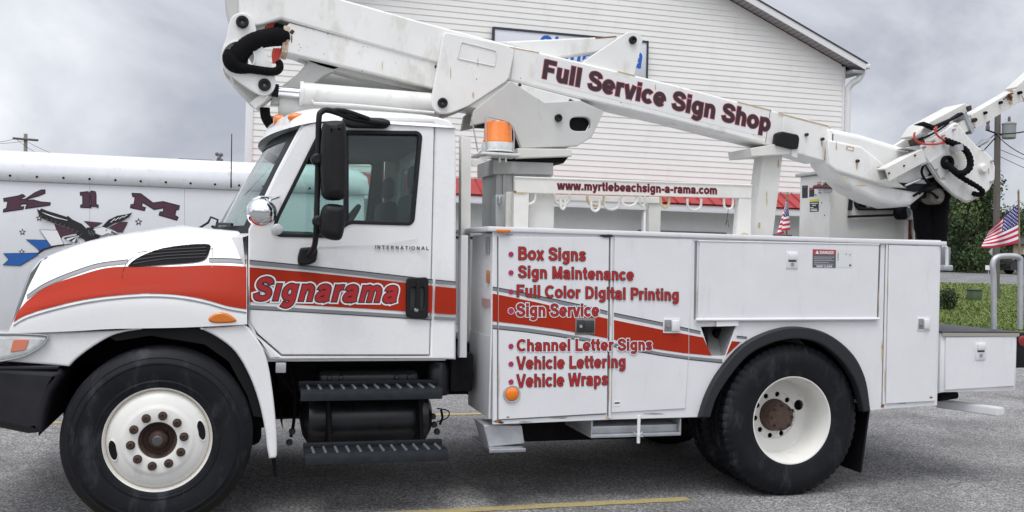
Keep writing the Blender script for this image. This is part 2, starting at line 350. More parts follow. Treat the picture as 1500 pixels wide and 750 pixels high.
def text(name, s, a, b, top, y, layers, parent, shear=0., bold=.095, lean=0., spacing=1.0, extra=None, **kw):
    """a, b: baseline ends of the line of writing; top: cap height above a; layers back to front: (outline growth, material)"""
    base = text_bm(s, bold, 0, spacing); xs = [v.co.x+shear*v.co.y for v in base.verts]; x0, x1 = min(xs), max(xs); base.free()
    A, B, T = P(*a, y), P(*b, y), P(a[0]+lean, top, y); ex = (B-A)/(x1-x0); ez = T-A
    bm = bmesh.new(); mats = []
    for k, (off, m) in enumerate(layers):
        t = text_bm(s, bold, off, spacing)
        for v in t.verts: v.co = A+ex*(v.co.x+shear*v.co.y-x0)+ez*v.co.y+Vector((0, -.0010-.0011*k-.00012*v.co.z, 0))
        for f in t.faces: f.material_index = k
        me = bpy.data.meshes.new('t'); t.to_mesh(me); t.free(); bm.from_mesh(me); bpy.data.meshes.remove(me); mats.append(m)
    if extra:
        for (u, v, r, mi, col) in extra:
            c = P(u, v, y); vs_ = [bm.verts.new((c.x+r*math.cos(q*PI/9), y-.0022-.0008*mi, c.z+r*math.sin(q*PI/9))) for q in range(18)]
            f = bm.faces.new(vs_); mats.append(col); f.material_index = len(mats)-1
    return bmobj(name, bm, mats, parent, smooth=0, recalc=False, **kw)
def flat(name, pts, y, m, parent, off=.002, th=.0015, **kw):                        # a thin vinyl or sticker, lying on the plane y
    return shape(name, [XZ(pts, y)] , y-off-th, y-off, m, parent, bevel=0, smooth=0, **kw)
def flat_multi(name, groups, y, parent, off=.002, step=.0012, **kw):                  # one mesh, several materials: [(poly px, material)], later ones in front
    bm = bmesh.new(); mats = []
    for k, (pts, m) in enumerate(groups):
        me = shape_mesh([XZ(pts, y)] if not isinstance(pts[0][0], (list, tuple)) else [XZ(p, y) for p in pts], y-off-step*(k+1)*.9, y-off-step*k*.9-.0002, 0)
        if m not in mats: mats.append(m)
        for p in me.polygons: p.material_index = mats.index(m)
        bm.from_mesh(me); bpy.data.meshes.remove(me)
    return bmobj(name, bm, mats, parent, smooth=0, **kw)
def strip(top, bot):                                                               # px polygon between two curves
    return list(top)+list(bot)[::-1]

def flats(name, groups, y, parent, off=.001, step=.0005):                           # the same, each piece an object of its own
    for k, (pts, m) in enumerate(groups):
        n = {INK: 'black_line', SEAM_: 'door_seam'}.get(m, name) if name != 'star' else name
        flat(n, pts, y, m, parent, off=off+step*(k % 3), th=step*.6)
SEAM_ = None

def hose(name, px, y, r, m, par, n=48, wob=.02, seg=16):
    """bundle of hose through pixel-measured points: y and r are values or lists"""
    k = len(px); ys = y if isinstance(y, (list, tuple)) else [y]*k; rs = r if isinstance(r, (list, tuple)) else [r]*k
    q = resample([(u, v, yy*100, rr*1000) for (u, v), yy, rr in zip(px, ys, rs)], n)
    return bmobj(name, tube_bm([P(a[0], a[1], a[2]/100) for a in q], [a[3]/1000 for a in q], seg, wob=wob), m, par, 60)
def Px(u, v, x):                                                                   # a pixel's point on the plane x = const
    d = FW*FOC+RT*(u-750)+UP*(375-v); return CAM+d*(x/d.x)
def on_x(name, groups, x, parent, off=.001, step=.0006):                           # stickers on a face that looks towards -x
    bm = bmesh.new(); mats = []
    for k, (pts, m) in enumerate(groups):
        f = bm.faces.new([bm.verts.new(Px(u, v, x)-Vector((off+step*k, 0, 0))) for u, v in pts])
        if m not in mats: mats.append(m)
        f.material_index = mats.index(m)
    return bmobj(name, bm, mats, parent, smooth=0, recalc=False)

# ================================================================== SETTING
def asphalt(name, base, rough=.9):
    m = mat(name, base, rough); t = m.node_tree; b = t.nodes['Principled BSDF']; g = t.nodes.new
    c = g('ShaderNodeTexCoord')
    a = g('ShaderNodeTexNoise'); a.inputs['Scale'].default_value = 75; a.inputs['Detail'].default_value = 3; a.inputs['Roughness'].default_value = .7
    d = g('ShaderNodeTexNoise'); d.inputs['Scale'].default_value = 1.1; d.inputs['Detail'].default_value = 8; d.inputs['Roughness'].default_value = .65
    s = g('ShaderNodeTexNoise'); s.inputs['Scale'].default_value = .55; s.inputs['Detail'].default_value = 5
    for n in (a, d, s): t.links.new(c.outputs['Object'], n.inputs['Vector'])
    vo = g('ShaderNodeTexVoronoi'); vo.inputs['Scale'].default_value = 105; t.links.new(c.outputs['Object'], vo.inputs['Vector'])
    sp = g('ShaderNodeSeparateColor'); t.links.new(vo.outputs['Color'], sp.inputs[0])
    ad = g('ShaderNodeMath'); ad.operation = 'MULTIPLY_ADD'; ad.inputs[1].default_value = .62; t.links.new(sp.outputs[0], ad.inputs[0])
    ml = g('ShaderNodeMath'); ml.operation = 'MULTIPLY'; ml.inputs[1].default_value = .38; t.links.new(a.outputs['Fac'], ml.inputs[0]); t.links.new(ml.outputs[0], ad.inputs[2])
    r = g('ShaderNodeValToRGB'); r.color_ramp.elements[0].position = .12; r.color_ramp.elements[1].position = .82
    r.color_ramp.elements[0].color = tuple(x*.30 for x in base)+(1,); r.color_ramp.elements[1].color = tuple(min(.8, x*2.3) for x in base)+(1,)
    em = r.color_ramp.elements.new(.5); em.color = tuple(x*.95 for x in base)+(1,)
    t.links.new(ad.outputs[0], r.inputs[0])
    r2 = g('ShaderNodeMapRange'); r2.inputs['From Min'].default_value = .33; r2.inputs['From Max'].default_value = .68; r2.inputs['To Min'].default_value = .62; r2.inputs['To Max'].default_value = 1.25
    t.links.new(d.outputs['Fac'], r2.inputs['Value'])
    r3 = g('ShaderNodeMapRange'); r3.inputs['From Min'].default_value = .58; r3.inputs['From Max'].default_value = .70; r3.inputs['To Min'].default_value = 1.; r3.inputs['To Max'].default_value = .55
    t.links.new(s.outputs['Fac'], r3.inputs['Value'])
    mu = g('ShaderNodeMath'); mu.operation = 'MULTIPLY'; t.links.new(r2.outputs[0], mu.inputs[0]); t.links.new(r3.outputs[0], mu.inputs[1])
    # hairline cracks, broken up
    wn = g('ShaderNodeTexNoise'); wn.inputs['Scale'].default_value = 1.3; wn.inputs['Detail'].default_value = 6; t.links.new(c.outputs['Object'], wn.inputs['Vector'])
    wv = g('ShaderNodeVectorMath'); wv.operation = 'MULTIPLY_ADD'; wv.inputs[1].default_value = (.9, .9, 0); t.links.new(wn.outputs['Color'], wv.inputs[0]); t.links.new(c.outputs['Object'], wv.inputs[2])
    ck_ = g('ShaderNodeTexVoronoi'); ck_.feature = 'DISTANCE_TO_EDGE'; ck_.inputs['Scale'].default_value = .42; t.links.new(wv.outputs[0], ck_.inputs['Vector'])
    cm = g('ShaderNodeMapRange'); cm.inputs['From Min'].default_value = .0; cm.inputs['From Max'].default_value = .010; cm.inputs['To Min'].default_value = .72; cm.inputs['To Max'].default_value = 1.; t.links.new(ck_.outputs['Distance'], cm.inputs['Value'])
    mu2 = g('ShaderNodeMath'); mu2.operation = 'MULTIPLY'; t.links.new(mu.outputs[0], mu2.inputs[0]); t.links.new(cm.outputs[0], mu2.inputs[1]); mu = mu2
    v = g('ShaderNodeVectorMath'); v.operation = 'SCALE'; t.links.new(r.outputs[0], v.inputs[0]); t.links.new(mu.outputs[0], v.inputs['Scale'])
    t.links.new(v.outputs[0], b.inputs['Base Color'])
    bp = g('ShaderNodeBump'); bp.inputs['Strength'].default_value = .7; bp.inputs['Distance'].default_value = .006; t.links.new(a.outputs['Fac'], bp.inputs['Height']); t.links.new(bp.outputs[0], b.inputs['Normal'])
    return m
ASPH = asphalt('asphalt', (.20, .195, .192))
ROADM = asphalt('road_asphalt', (.17, .168, .17))
SOIL = mat('ground_soil', (.10, .11, .06), .95, var=.4, vscale=.4)
GRASSM = mat('lawn_grass', (.125, .165, .04), .95, var=.3, vscale=1.2, spots=((.19, .2, .09), 2.5, .58, .7), bump=1, bscale=25)
def sheet(name, pts, z, m, **kw):
    bm = bmesh.new(); bm.faces.new([bm.verts.new((x, y, z)) for x, y in pts]); return bmobj(name, bm, m, None, smooth=0, kind='structure', **kw)
sheet('ground', [(-700, -300), (900, -300), (900, 900), (-700, 900)], -.012, SOIL)
sheet('parking_lot', [(-40, -25), (60, -25), (60, 22), (26, 24.5), (14.0, 24.5), (14.0, 30), (-40, 30)], 0, ASPH)
# yellow stall lines: worn paint, ragged edges and bare patches
YL = mat('yellow_line_paint', (.36, .29, .105), .85)
def line_paint():
    t = YL.node_tree; b = t.nodes['Principled BSDF']; g = t.nodes.new
    c = g('ShaderNodeTexCoord'); a = g('ShaderNodeTexNoise'); a.inputs['Scale'].default_value = 60; a.inputs['Detail'].default_value = 6; a.inputs['Roughness'].default_value = .8
    t.links.new(c.outputs['Object'], a.inputs['Vector'])
    r = g('ShaderNodeMapRange'); r.inputs['From Min'].default_value = .36; r.inputs['From Max'].default_value = .66
    t.links.new(a.outputs['Fac'], r.inputs['Value'])
    x = g('ShaderNodeMix'); x.data_type = 'RGBA'; x.inputs[6].default_value = (.50, .40, .15, 1); x.inputs[7].default_value = (.24, .21, .14, 1); t.links.new(r.outputs[0], x.inputs[0]); t.links.new(x.outputs[2], b.inputs['Base Color'])
line_paint()
def paint_line(x0, x1, y, w):
    bm = bmesh.new(); n = int((x1-x0)/.06); a = []
    for i in range(n+1):
        x = x0+(x1-x0)*i/n; j = lambda: random.uniform(-.006, .006)
        a.append((bm.verts.new((x, y-w/2+j(), .004)), bm.verts.new((x, y+w/2+j(), .004))))
    for p, q in zip(a, a[1:]): bm.faces.new((p[0], q[0], q[1], p[1]))
    return bmobj('parking_line', bm, YL, None, smooth=0, kind='structure')
paint_line(-3.2, 2.93, .06, .10); paint_line(-4.0, 3.1, 3.62, .10); paint_line(-4.0, 3.1, -3.5, .10)

# far side: the lawn rises gently from the lot to the street
RH = Vector((RT.x, RT.y, 0)).normalized(); FH = Vector((FW.x, FW.y, 0)).normalized()
def polar(s, t, z): return Vector((0, -DIST, 0))+RH*s+FH*t+Vector((0, 0, z))
def rise(t): return 0.0 if t < 25 else min(1, (t-25)/21)**1.2*.86
def slope_sheet(name, s0, s1, t0, t1, zf, m, n=24, jit=0, kind='structure'):
    bm = bmesh.new(); g = [[bm.verts.new(polar(s0+(s1-s0)*i/n, t0+(t1-t0)*j/n, zf(t0+(t1-t0)*j/n)+random.uniform(-jit, jit))) for i in range(n+1)] for j in range(n+1)]
    for j in range(n):
        for i in range(n): bm.faces.new((g[j][i], g[j][i+1], g[j+1][i+1], g[j+1][i]))
    return bmobj(name, bm, m, None, kind=kind)
slope_sheet('lawn', 8.6, 70, 24.2, 46.5, lambda t: .02+rise(t), GRASSM, jit=.012)
slope_sheet('road', 2, 110, 46.5, 61, lambda t: .88+(t-46.5)*.030, ROADM, n=6)
slope_sheet('woodland_ground', 2, 140, 61, 140, lambda t: 1.32+(t-61)*.02, SOIL, n=6)
# grass tufts
bm = bmesh.new()
for _ in range(16000):
    t = 24.6+21.5*random.random()**1.3; s = random.uniform(.33, .60)*t
    if s < 8.8: continue
    p = polar(s, t, .02+rise(t)); h = random.uniform(.03, .08); a = random.uniform(0, PI); w = .035
    dx, dy = math.cos(a)*w, math.sin(a)*w; lx, ly = random.uniform(-.05, .05), random.uniform(-.05, .05)
    bm.faces.new([bm.verts.new(p+Vector(q)) for q in ((-dx, -dy, 0), (dx, dy, 0), (lx, ly, h))])
BLADE = mat('grass_blades', (.125, .165, .038), .9, var=.25, vscale=2)
bmobj('grass', bm, BLADE, None, smooth=0, kind='stuff', recalc=False, label='short mown grass growing on the lawn by the street')

# ---- shop building: gable end with lap siding, porch roof of red metal
SIDING = mat('vinyl_siding', (.82, .808, .77), .45, var=.05, vscale=.7, spots=((.66, .645, .59), 1.2, .55, .45), bump=.08, bscale=2)
TRIMW = mat('white_trim', (.72, .72, .72), .4)
SHING = mat('roof_shingle', (.06, .06, .065), .9, var=.3, vscale=8)
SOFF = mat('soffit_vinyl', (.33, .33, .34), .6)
REDM = mat('red_roof_metal', (.36, .03, .032), .35, var=.12, vscale=4)
STUC = mat('porch_wall', (.74, .75, .73), .7, var=.05)
WINF = mat('dark_window', (.04, .045, .05), .15)
BY = 14.7
bL, bR = P(361, 240, BY).x, P(1235, 130, BY).x
f0, f1 = P(1268, 93, BY-.35), P(1108, 0, BY-.35)
slope = (f1.z-f0.z)/(f0.x-f1.x); apx = (bL+bR)/2
def rake_z(x): return f0.z+(f0.x-(x if x >= apx else 2*apx-x))*slope          # top of the rake board
bld = thing('shop_building', 'white lap sided two storey shop with a red metal porch roof', 'building', ((bL+bR)/2, BY, 0))
bm = bmesh.new(); lap = .127; z = 0.0
def xr(z):                                                                     # wall extent at height z (under the rake)
    zt = rake_z(bR)-.18
    if z <= zt: return bL+.08, bR
    d = (z-zt)/slope; return bL+.08+d, bR-d
ztop = rake_z(apx)-.25
while z < ztop-lap:
    a0, a1 = xr(z); b0, b1 = xr(z+lap)
    q = [(a0, BY-.016, z), (a1, BY-.016, z), (b1, BY-.004, z+lap), (b0, BY-.004, z+lap)]
    bm.faces.new([bm.verts.new(p) for p in q])
    q = [(a0, BY-.004, z), (a1, BY-.004, z), (a1, BY-.016, z), (a0, BY-.016, z)]
    bm.faces.new([bm.verts.new(p) for p in q]); z += lap
bmobj('siding', bm, SIDING, bld, smooth=0, recalc=False)
zt = rake_z(bR)-.2
box('side_wall', bL+.02, bR-.02, BY+.02, BY+9, 0, zt, SIDING, bld)
box('corner_board', bL, bL+.11, BY-.045, BY+.05, 0, zt, TRIMW, bld, .006)
box('corner_board', bR-.03, bR+.03, BY-.04, BY+.05, 0, zt, TRIMW, bld, .006)
for sgn in (1, -1):
    X = lambda x: x if sgn > 0 else 2*apx-x
    ov = f0.x if sgn > 0 else bR+.03
    def quad(n, pts, y0, y1, m, bev=.003): return shape(n, [(X(x), z) for x, z in pts], y0, y1, m, bld, bev, smooth=20)
    ZF = lambda x: f0.z+(f0.x-x)*slope
    quad('roof', [(ov+.03, ZF(ov+.03)+.035), (apx, ZF(apx)+.035), (apx, ZF(apx)+.002), (ov+.03, ZF(ov+.03)+.002)], BY-.39, BY+9.3, SHING)
    quad('rake_board', [(ov, ZF(ov)), (apx, ZF(apx)), (apx, ZF(apx)-.16), (ov, ZF(ov)-.16)], BY-.37, BY-.345, TRIMW)
    # soffit: boards across the overhang
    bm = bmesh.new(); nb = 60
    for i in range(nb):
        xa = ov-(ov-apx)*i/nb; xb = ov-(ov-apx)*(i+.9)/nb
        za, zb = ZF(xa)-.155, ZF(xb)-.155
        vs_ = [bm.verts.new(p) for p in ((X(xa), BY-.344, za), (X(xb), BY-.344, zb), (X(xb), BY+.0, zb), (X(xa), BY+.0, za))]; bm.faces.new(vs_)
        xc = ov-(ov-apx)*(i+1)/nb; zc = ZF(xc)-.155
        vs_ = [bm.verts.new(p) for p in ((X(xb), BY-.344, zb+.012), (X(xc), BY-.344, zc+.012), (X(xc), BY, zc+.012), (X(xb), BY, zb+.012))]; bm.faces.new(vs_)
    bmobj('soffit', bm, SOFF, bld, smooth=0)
    box('gutter', *sorted((X(ov-.01), X(ov+(.13 if sgn > 0 else .02)))), BY-.38, BY+9.2, f0.z-.12, f0.z-.005, TRIMW, bld, .02)
    if sgn > 0: box('eave_return', *sorted((X(bR+.03), X(ov-.015))), BY-.33, BY+9, f0.z-.24, f0.z-.165, SOFF, bld, .004)
dpx = bR+.10
tube('downspout', [(f0.x+.02, BY-.2, f0.z-.1), (f0.x+.02, BY-.2, f0.z-.22), (f0.x-.08, BY-.19, f0.z-.36), (dpx+.06, BY-.12, f0.z-.46), (dpx, BY-.06, f0.z-.58), (dpx, BY-.06, f0.z-.75), (dpx, BY-.06, 3.4), (dpx, BY-.06, .1)], .075, TRIMW, bld, n=10)
# porch
py0 = 13.95; pz1, pz0 = 3.27, P(1130, 303, py0).z
bm = bmesh.new(); xa, xb = bL-.3, bR+.1
bm.faces.new([bm.verts.new(p) for p in ((xa, py0, pz0), (xb, py0, pz0), (xb, BY-.03, pz1), (xa, BY-.03, pz1))])
bm.faces.new([bm.verts.new(p) for p in ((xa, py0, pz0-.03), (xb, py0, pz0-.03), (xb, BY-.03, pz1-.03), (xa, BY-.03, pz1-.03))])
k = xa
while k < xb:
    for q in (0, 1):
        dy = .018
        bm.faces.new([bm.verts.new(p) for p in ((k-dy+q*dy, py0-.01, pz0+.002+q*.03), (k+q*dy, py0-.01, pz0+.032-q*.03), (k+q*dy, BY-.04, pz1+.032-q*.03), (k-dy+q*dy, BY-.04, pz1+.002+q*.03))])
    k += .30
bmobj('porch_roof', bm, REDM, bld, smooth=0)
box('porch_fascia', xa+.02, xb-.02, py0+.03, py0+.08, pz0-.19, pz0-.035, TRIMW, bld)
box('porch_ceiling', xa+.03, xb-.03, py0+.09, BY-.03, pz0-.10, pz0-.06, TRIMW, bld)
box('porch_wall', bL+.1, bR-.1, BY-.10, BY-.03, .02, pz0+.1, STUC, bld)
for px_ in (bL+.4, bL+4.4, bL+8.5, bL+12.6): box('porch_post', px_, px_+.14, py0+.05, py0+.19, 0, pz0-.19, TRIMW, bld, .01)
def shop_window(u0, u1, hz0, hz1, panes):
    a, b = P(u0, 330, BY-.12).x, P(u1, 330, BY-.12).x
    w = box('shop_window', a, b, BY-.14, BY-.105, hz0, hz1, mat('grey_frame', (.16, .17, .175), .5), bld, .004)
    for i in range(panes):
        p0 = a+(b-a)*i/panes+.06; p1 = a+(b-a)*(i+1)/panes-.06
        box('pane', p0, p1, BY-.152, BY-.142, hz0+.06, hz1-.06, WINF, w, .002)
shop_window(935, 1064, .1, 2.28, 2); shop_window(1075, 1160, .1, 2.28, 1); shop_window(560, 640, .9, 2.3, 2)
box('door', P(1163, 330, BY-.12).x, P(1205, 330, BY-.12).x, BY-.15, BY-.105, .02, 2.2, mat('blue_door', (.03, .09, .22), .5), bld)

# wall sign
sgY = BY-.12
sg = thing('wall_sign', 'white sign board with blue script letters and a dark frame on the white siding', 'sign', P(836, 110, sgY))
TL, TR = P(722, 37, sgY), P(950, 62, sgY); zb = P(950, 118, sgY).z
FRM = mat('sign_frame', (.03, .035, .05), .5)
w_, zt_ = .045, (TL.z+TR.z)/2
pts = [(TL.x, zb), (TR.x, zb), (TR.x, zt_), (TL.x, zt_)]
box('sign_panel', TL.x+.02, TR.x-.02, sgY, sgY+.09, zb+.02, zt_-.02, mat('sign_face', (.66, .68, .72), .4), sg)
shape('sign_frame', [pts, [(TL.x+w_, zb+w_), (TR.x-w_, zb+w_), (TR.x-w_, zt_-w_), (TL.x+w_, zt_-w_)]], sgY-.02, sgY+.085, FRM, sg)
BLUE = mat('blue_letters', (.01, .11, .48), .4)
text('lettering', 'Signarama', (788, 83), (941, 101), 50, sgY, [(0, BLUE)], sg, shear=.22, bold=.09)

# ---- white enclosed trailer
TY = 4.5
tr = thing('enclosed_trailer', 'white enclosed trailer with purple letters and a flying eagle picture on its side', 'trailer', (-2, TY+1.2, 0))
TRW = mat('trailer_paint', (.66, .67, .69), .35, var=.04, vscale=2, spots=((.50, .50, .50), 3, .6, .3), coat=.2)
TRB = mat('trailer_trim', (.70, .71, .73), .3, var=.06, vscale=5, spots=((.30, .30, .29), 7, .58, .6), coat=.3)
zr0, zr1 = P(170, 266, TY).z, P(170, 243, TY).z
tx1 = P(541, 290, TY).x
box('trailer_body', -8.4, tx1-.05, TY, TY+2.4, .55, zr0+.02, TRW, tr, .02)
# rounded roof rail running along the top edge
prof = [(TY-.012, zr0-.035), (TY-.03, zr0-.02), (TY-.034, zr0+.06), (TY-.02, zr0+.15), (TY+.04, zr0+.22), (TY+.14, zr0+.265), (TY+.35, zr0+.285), (TY+1.2, zr0+.30), (TY+2.05, zr0+.285), (TY+2.30, zr0+.25), (TY+2.40, zr0+.15), (TY+2.43, zr0+.05), (TY+2.41, zr0-.035)]
bm = bmesh.new(); rings = []
for x, k in ((-8.42, .0), (-8.3, 1), (tx1-.30, 1), (tx1-.12, .93), (tx1-.02, .72), (tx1, .25)):
    rings.append([bm.verts.new((x, y, zr0-.035+(z-zr0+.035)*k)) for y, z in prof])
for a, b in zip(rings, rings[1:]):
    for i in range(len(prof)-1): bm.faces.new((a[i], a[i+1], b[i+1], b[i]))
bmesh.ops.remove_doubles(bm, verts=bm.verts[:], dist=1e-4)
rail = bmobj('roof_cap', bm, TRB, tr, 50)
bm = bmesh.new()
for i in range(40):
    x = -8.2+i*.235
    if x < tx1-.1: lathe_bm([(0, -.012), (.008, -.010), (.012, -.003), (.012, .002)], x, TY-.030, zr0+.012, 8, bm)
bmobj('rivets', bm, DARK, rail)
box('trailer_skirt', -8.3, tx1-.1, TY+.02, TY+2.38, .42, .56, DARK, tr, .01)
for x in (-5.2, -4.2):
    w = lathe('trailer_wheel', [(.10, .02), (.16, 0), (.32, 0), (.36, .05), (.36, .18), (.30, .22)], (x, TY-.02, .36), TYRE, tr, 40)
    lathe('rim', [(.0, .03), (.08, .02), (.17, .05), (.2, .02)], (x, TY-.02, .36), STEEL, w, 32)
rv = P(290, 236, TY+1.2)
box('roof_vent', P(262, 236, TY+.9).x, P(314, 236, TY+.9).x, TY+.75, TY+1.3, zr0+.2, P(290, 233.5, TY+.8).z, mat('vent_grey', (.12, .125, .14), .6), tr, .015)
PUR = mat('purple_vinyl', (.075, .024, .045), .5, var=.15); BLUV = mat('blue_vinyl', (.012, .10, .36), .5)
c5 = lambda pts: [(x/5.77, 220+y/5.77) for x, y in pts]
c6 = lambda pts: [(30+x/5.77, 290+y/5.77) for x, y in pts]
def grow(poly, d):
    cx = sum(p[0] for p in poly)/len(poly); cy = sum(p[1] for p in poly)/len(poly); o = []; k = len(poly)
    A_ = sum(poly[i][0]*poly[(i+1) % k][1]-poly[(i+1) % k][0]*poly[i][1] for i in range(k)); sg_ = 1 if A_ > 0 else -1
    for i in range(k):
        p = Vector(poly[i]); a = (p-Vector(poly[i-1])).normalized(); b = (Vector(poly[(i+1) % k])-p).normalized()
        n = Vector((a.y+b.y, -a.x-b.x)); n = n.normalized() if n.length > 1e-6 else Vector((a.y, -a.x))
        q = p+n*sg_*d/max(.5, abs(n.dot(Vector((a.y, -a.x))))); o.append(tuple(q))
    return o
Kp = c5([(36, 412), (150, 392), (190, 378), (204, 388), (170, 408), (168, 422), (215, 418), (300, 362), (352, 340), (376, 340), (376, 360), (330, 380), (240, 405), (222, 428), (280, 424), (345, 442), (420, 448), (418, 460), (222, 488), (226, 474), (244, 462), (216, 448), (178, 452), (166, 470), (168, 484), (195, 482), (192, 494), (34, 516), (36, 504), (58, 496), (74, 426), (38, 426)])
nn = [(x, y) for x, y in [(118.5, 282.5), (128.5, 281.5), (129, 285), (134, 280.5), (139, 281.5), (140, 286), (140, 300), (143, 301), (143, 303.5), (134, 303), (134, 286), (131, 286), (130.5, 301), (132.5, 301.5), (132.5, 303.5), (119, 303), (119, 301), (122, 300.5), (122, 285.5), (118.5, 285)]]
Mm = [(194.5, 284), (206, 284.5), (224, 298), (239, 296), (262, 302), (261, 306), (257, 307), (255.5, 316), (260, 318.5), (258.5, 321.5), (234, 314.5), (235, 311), (239.5, 311.5), (241, 303.5), (226, 306), (208, 295), (206.5, 303), (212, 304.5), (211, 307.5), (192, 303.5), (192.5, 300.5), (197, 300), (199, 288), (195, 287)]
for nm, poly in (('K', Kp), ('n', nn), ('M', Mm)):
    flat_multi('lettering', [(grow(poly, 1.5), INK), (poly, PUR)], TY, tr)
# flying eagle picture: vinyl shapes on the trailer side
Eg = []
tri1 = c6([(290, 222), (500, 292), (360, 320), (330, 350)]); tri2 = c6([(540, 196), (690, 210), (640, 240), (600, 250)]); tri3 = c6([(755, 250), (840, 205), (905, 205), (862, 290), (820, 285)])
for t_ in (tri1, tri2, tri3): Eg += [(grow(t_, .5), INK), (t_, PUR)]
fl1 = c6([(50, 352), (235, 358), (285, 405), (160, 445), (150, 430)]); fl2 = c6([(-140, 470), (140, 466), (150, 480), (0, 570), (-145, 565), (-95, 520)]); fl3 = c6([(165, 270), (310, 275), (365, 390), (262, 405)])
for t_, m_ in ((fl1, BLUV), (fl2, BLUV), (fl3, VWHITE)): Eg += [(grow(t_, .6), INK), (t_, m_)]
wing = c6([(152, 120), (178, 88), (230, 110), (300, 130), (392, 160), (402, 150), (440, 182), (520, 220), (560, 260), (566, 340), (556, 382), (540, 350), (490, 330), (470, 300), (500, 288), (400, 252), (290, 215), (180, 170), (190, 155)])
body_ = c6([(560, 250), (610, 248), (640, 260), (625, 300), (676, 320), (660, 352), (610, 372), (555, 385)])
wing2 = c6([(690, 242), (745, 185), (820, 150), (900, 138), (948, 122), (920, 160), (860, 195), (800, 210), (730, 250)])
Eg += [(wing, INK), (body_, INK), (wing2, INK)]
for i in range(7):
    a = 1.0-.16*i; x0, y0 = 500-i*6, 318+i*6
    x1, y1 = 372+i*24, 338+i*9; Eg.append((c6([(x0, y0-6), (x0+4, y0+4), (x1+6, y1+12), (x1-6, y1-2)]), VWHITE if i % 2 else INK))
for i in range(6):
    Eg.append((c6([(170+i*14, 112+i*6), (300+i*20, 168+i*4), (298+i*20, 172+i*4), (168+i*14, 118+i*6)]), VWHITE))
for i in range(4): Eg.append((c6([(760+i*36, 206-i*14), (800+i*34, 172-i*10), (804+i*34, 176-i*10), (766+i*36, 208-i*14)]), VWHITE))
head = c6([(618, 262), (700, 246), (760, 268), (800, 280), (828, 302), (812, 310), (740, 298), (690, 318), (640, 300)])
Eg += [(grow(head, .5), INK), (head, VWHITE), (c6([(770, 276), (826, 304), (808, 312), (766, 296)]), STG), (c6([(722, 268), (734, 268), (734, 276), (722, 276)]), INK)]
Eg += [(c6([(140, 470), (190, 430), (300, 400), (440, 385), (440, 392), (310, 412), (210, 440), (160, 475)]), INK)]
for i in range(6):
    Eg.append((c6([(150+i*5, 112+i*11), (140-i*2+i*6, 92+i*13), (190+i*14, 118+i*12), (186+i*12, 124+i*12)]), INK))
for i in range(9):
    x_ = 230+i*34; y_ = 196+i*11+(i*i)*.6; Eg.append((c6([(x_, y_), (x_+8, y_-2), (x_+2+i*3, y_-26), (x_-4+i*3, y_-25)]), STG))
for i in range(5): Eg.append((c6([(575+i*13, 275+(i % 2)*22), (583+i*13, 272+(i % 2)*22), (590+i*12, 300+(i % 2)*20), (582+i*12, 303+(i % 2)*20)]), STG))
flat_multi('eagle_picture', Eg, TY, tr, step=.0007)
for u_ in (131, 270): flat('panel_joint', [(u_, 268+.05*(u_-100)), (u_+.7, 268+.05*(u_-100)), (u_+.7, 420), (u_, 420)], TY, mat('joint_grey', (.42, .43, .45), .6), tr, off=.0004, th=.0004)
def star(u, v, r): return [(u+(r if i % 2 == 0 else r*.42)*math.sin(i*PI/5), v-(r if i % 2 == 0 else r*.42)*math.cos(i*PI/5)) for i in range(10)]
[flat_multi('star', [(star(u, v, r), INK), (star(u, v, r*.45), VWHITE)], TY, tr) for u, v, r in ((33, 340, 5.5), (57.5, 319.5, 5.5), (203, 325, 6), (32, 369, 5))]

# ---- utility poles, wires
WOOD = mat('pole_wood', (.13, .115, .105), .9, var=.3, vscale=12); WOODL = mat('weathered_pole', (.30, .28, .26), .9, var=.2)
def gz(t): return rise(t)+.02
pb = polar(0, 0, 0)
def at(u, v, t):                                                               # point on the pixel ray at forward distance t
    d = FW*FOC+RT*(u-750)+UP*(375-v); return CAM+d*(t/FOC)
pole = thing('utility_pole', 'brown wooden utility pole with a grey transformer can standing in the grass', 'utility pole', at(1459.5, 440, 37.5))
p0, p1 = at(1458.5, 440, 37.5), at(1461.5, 166, 37.5)
bmobj('pole', tube_bm([p0-Vector((0, 0, .4)), p0, p0.lerp(p1, .5), p1], [.14, .14, .125, .11], 14), WOOD, pole)
tcn = at(1478, 192, 37.3)
can = lathe('transformer', [(0, .36), (.1, .36), (.26, .30), (.27, .26), (.25, .24), (.25, -.26), (.22, -.30), (0, -.30)], tcn, mat('transformer_grey', (.26, .27, .28), .5), pole, 24, 'z')
lathe('bushing', [(0, .2), (.04, .2), (.06, .1), (.05, 0), (0, 0)], tcn+Vector((0, 0, .36)), mat('porcelain', (.14, .1, .09), .3), can, 12, 'z')
lathe('cutout', [(0, .22), (.06, .2), (.07, .1), (.05, 0), (.08, -.1), (.07, -.2), (0, -.2)], at(1447, 183, 37.4), mat('porcelain', (.2, .2, .2), .4), pole, 12, 'z')
tube('bracket', [at(1444, 190, 37.4), at(1461, 196, 37.5), at(1480, 201, 37.4)], .03, DARK, pole)
def wire(a, b, sag, r, label, n=20):
    pts = [a.lerp(b, i/n)-Vector((0, 0, sag*4*(i/n)*(1-i/n))) for i in range(n+1)]
    return tag(bmobj('power_line', tube_bm(pts, r, 6), DARK, None), label, 'power line', 'overhead wires')
att = at(1458, 196, 37.5)
wire(att, at(1330, 262, 33), .3, .016, 'black cable running left from the transformer pole behind the boom tip')
wire(att+Vector((0, 0, -.15)), at(1320, 300, 30), .35, .022, 'thick black cable sloping down left from the transformer pole')
wire(att, at(1640, 130, 26), .35, .022, 'thick black cable rising to the right edge from the transformer pole')
wire(att, at(1560, 235, 30), .35, .016, 'black cable falling to the right edge from the transformer pole')
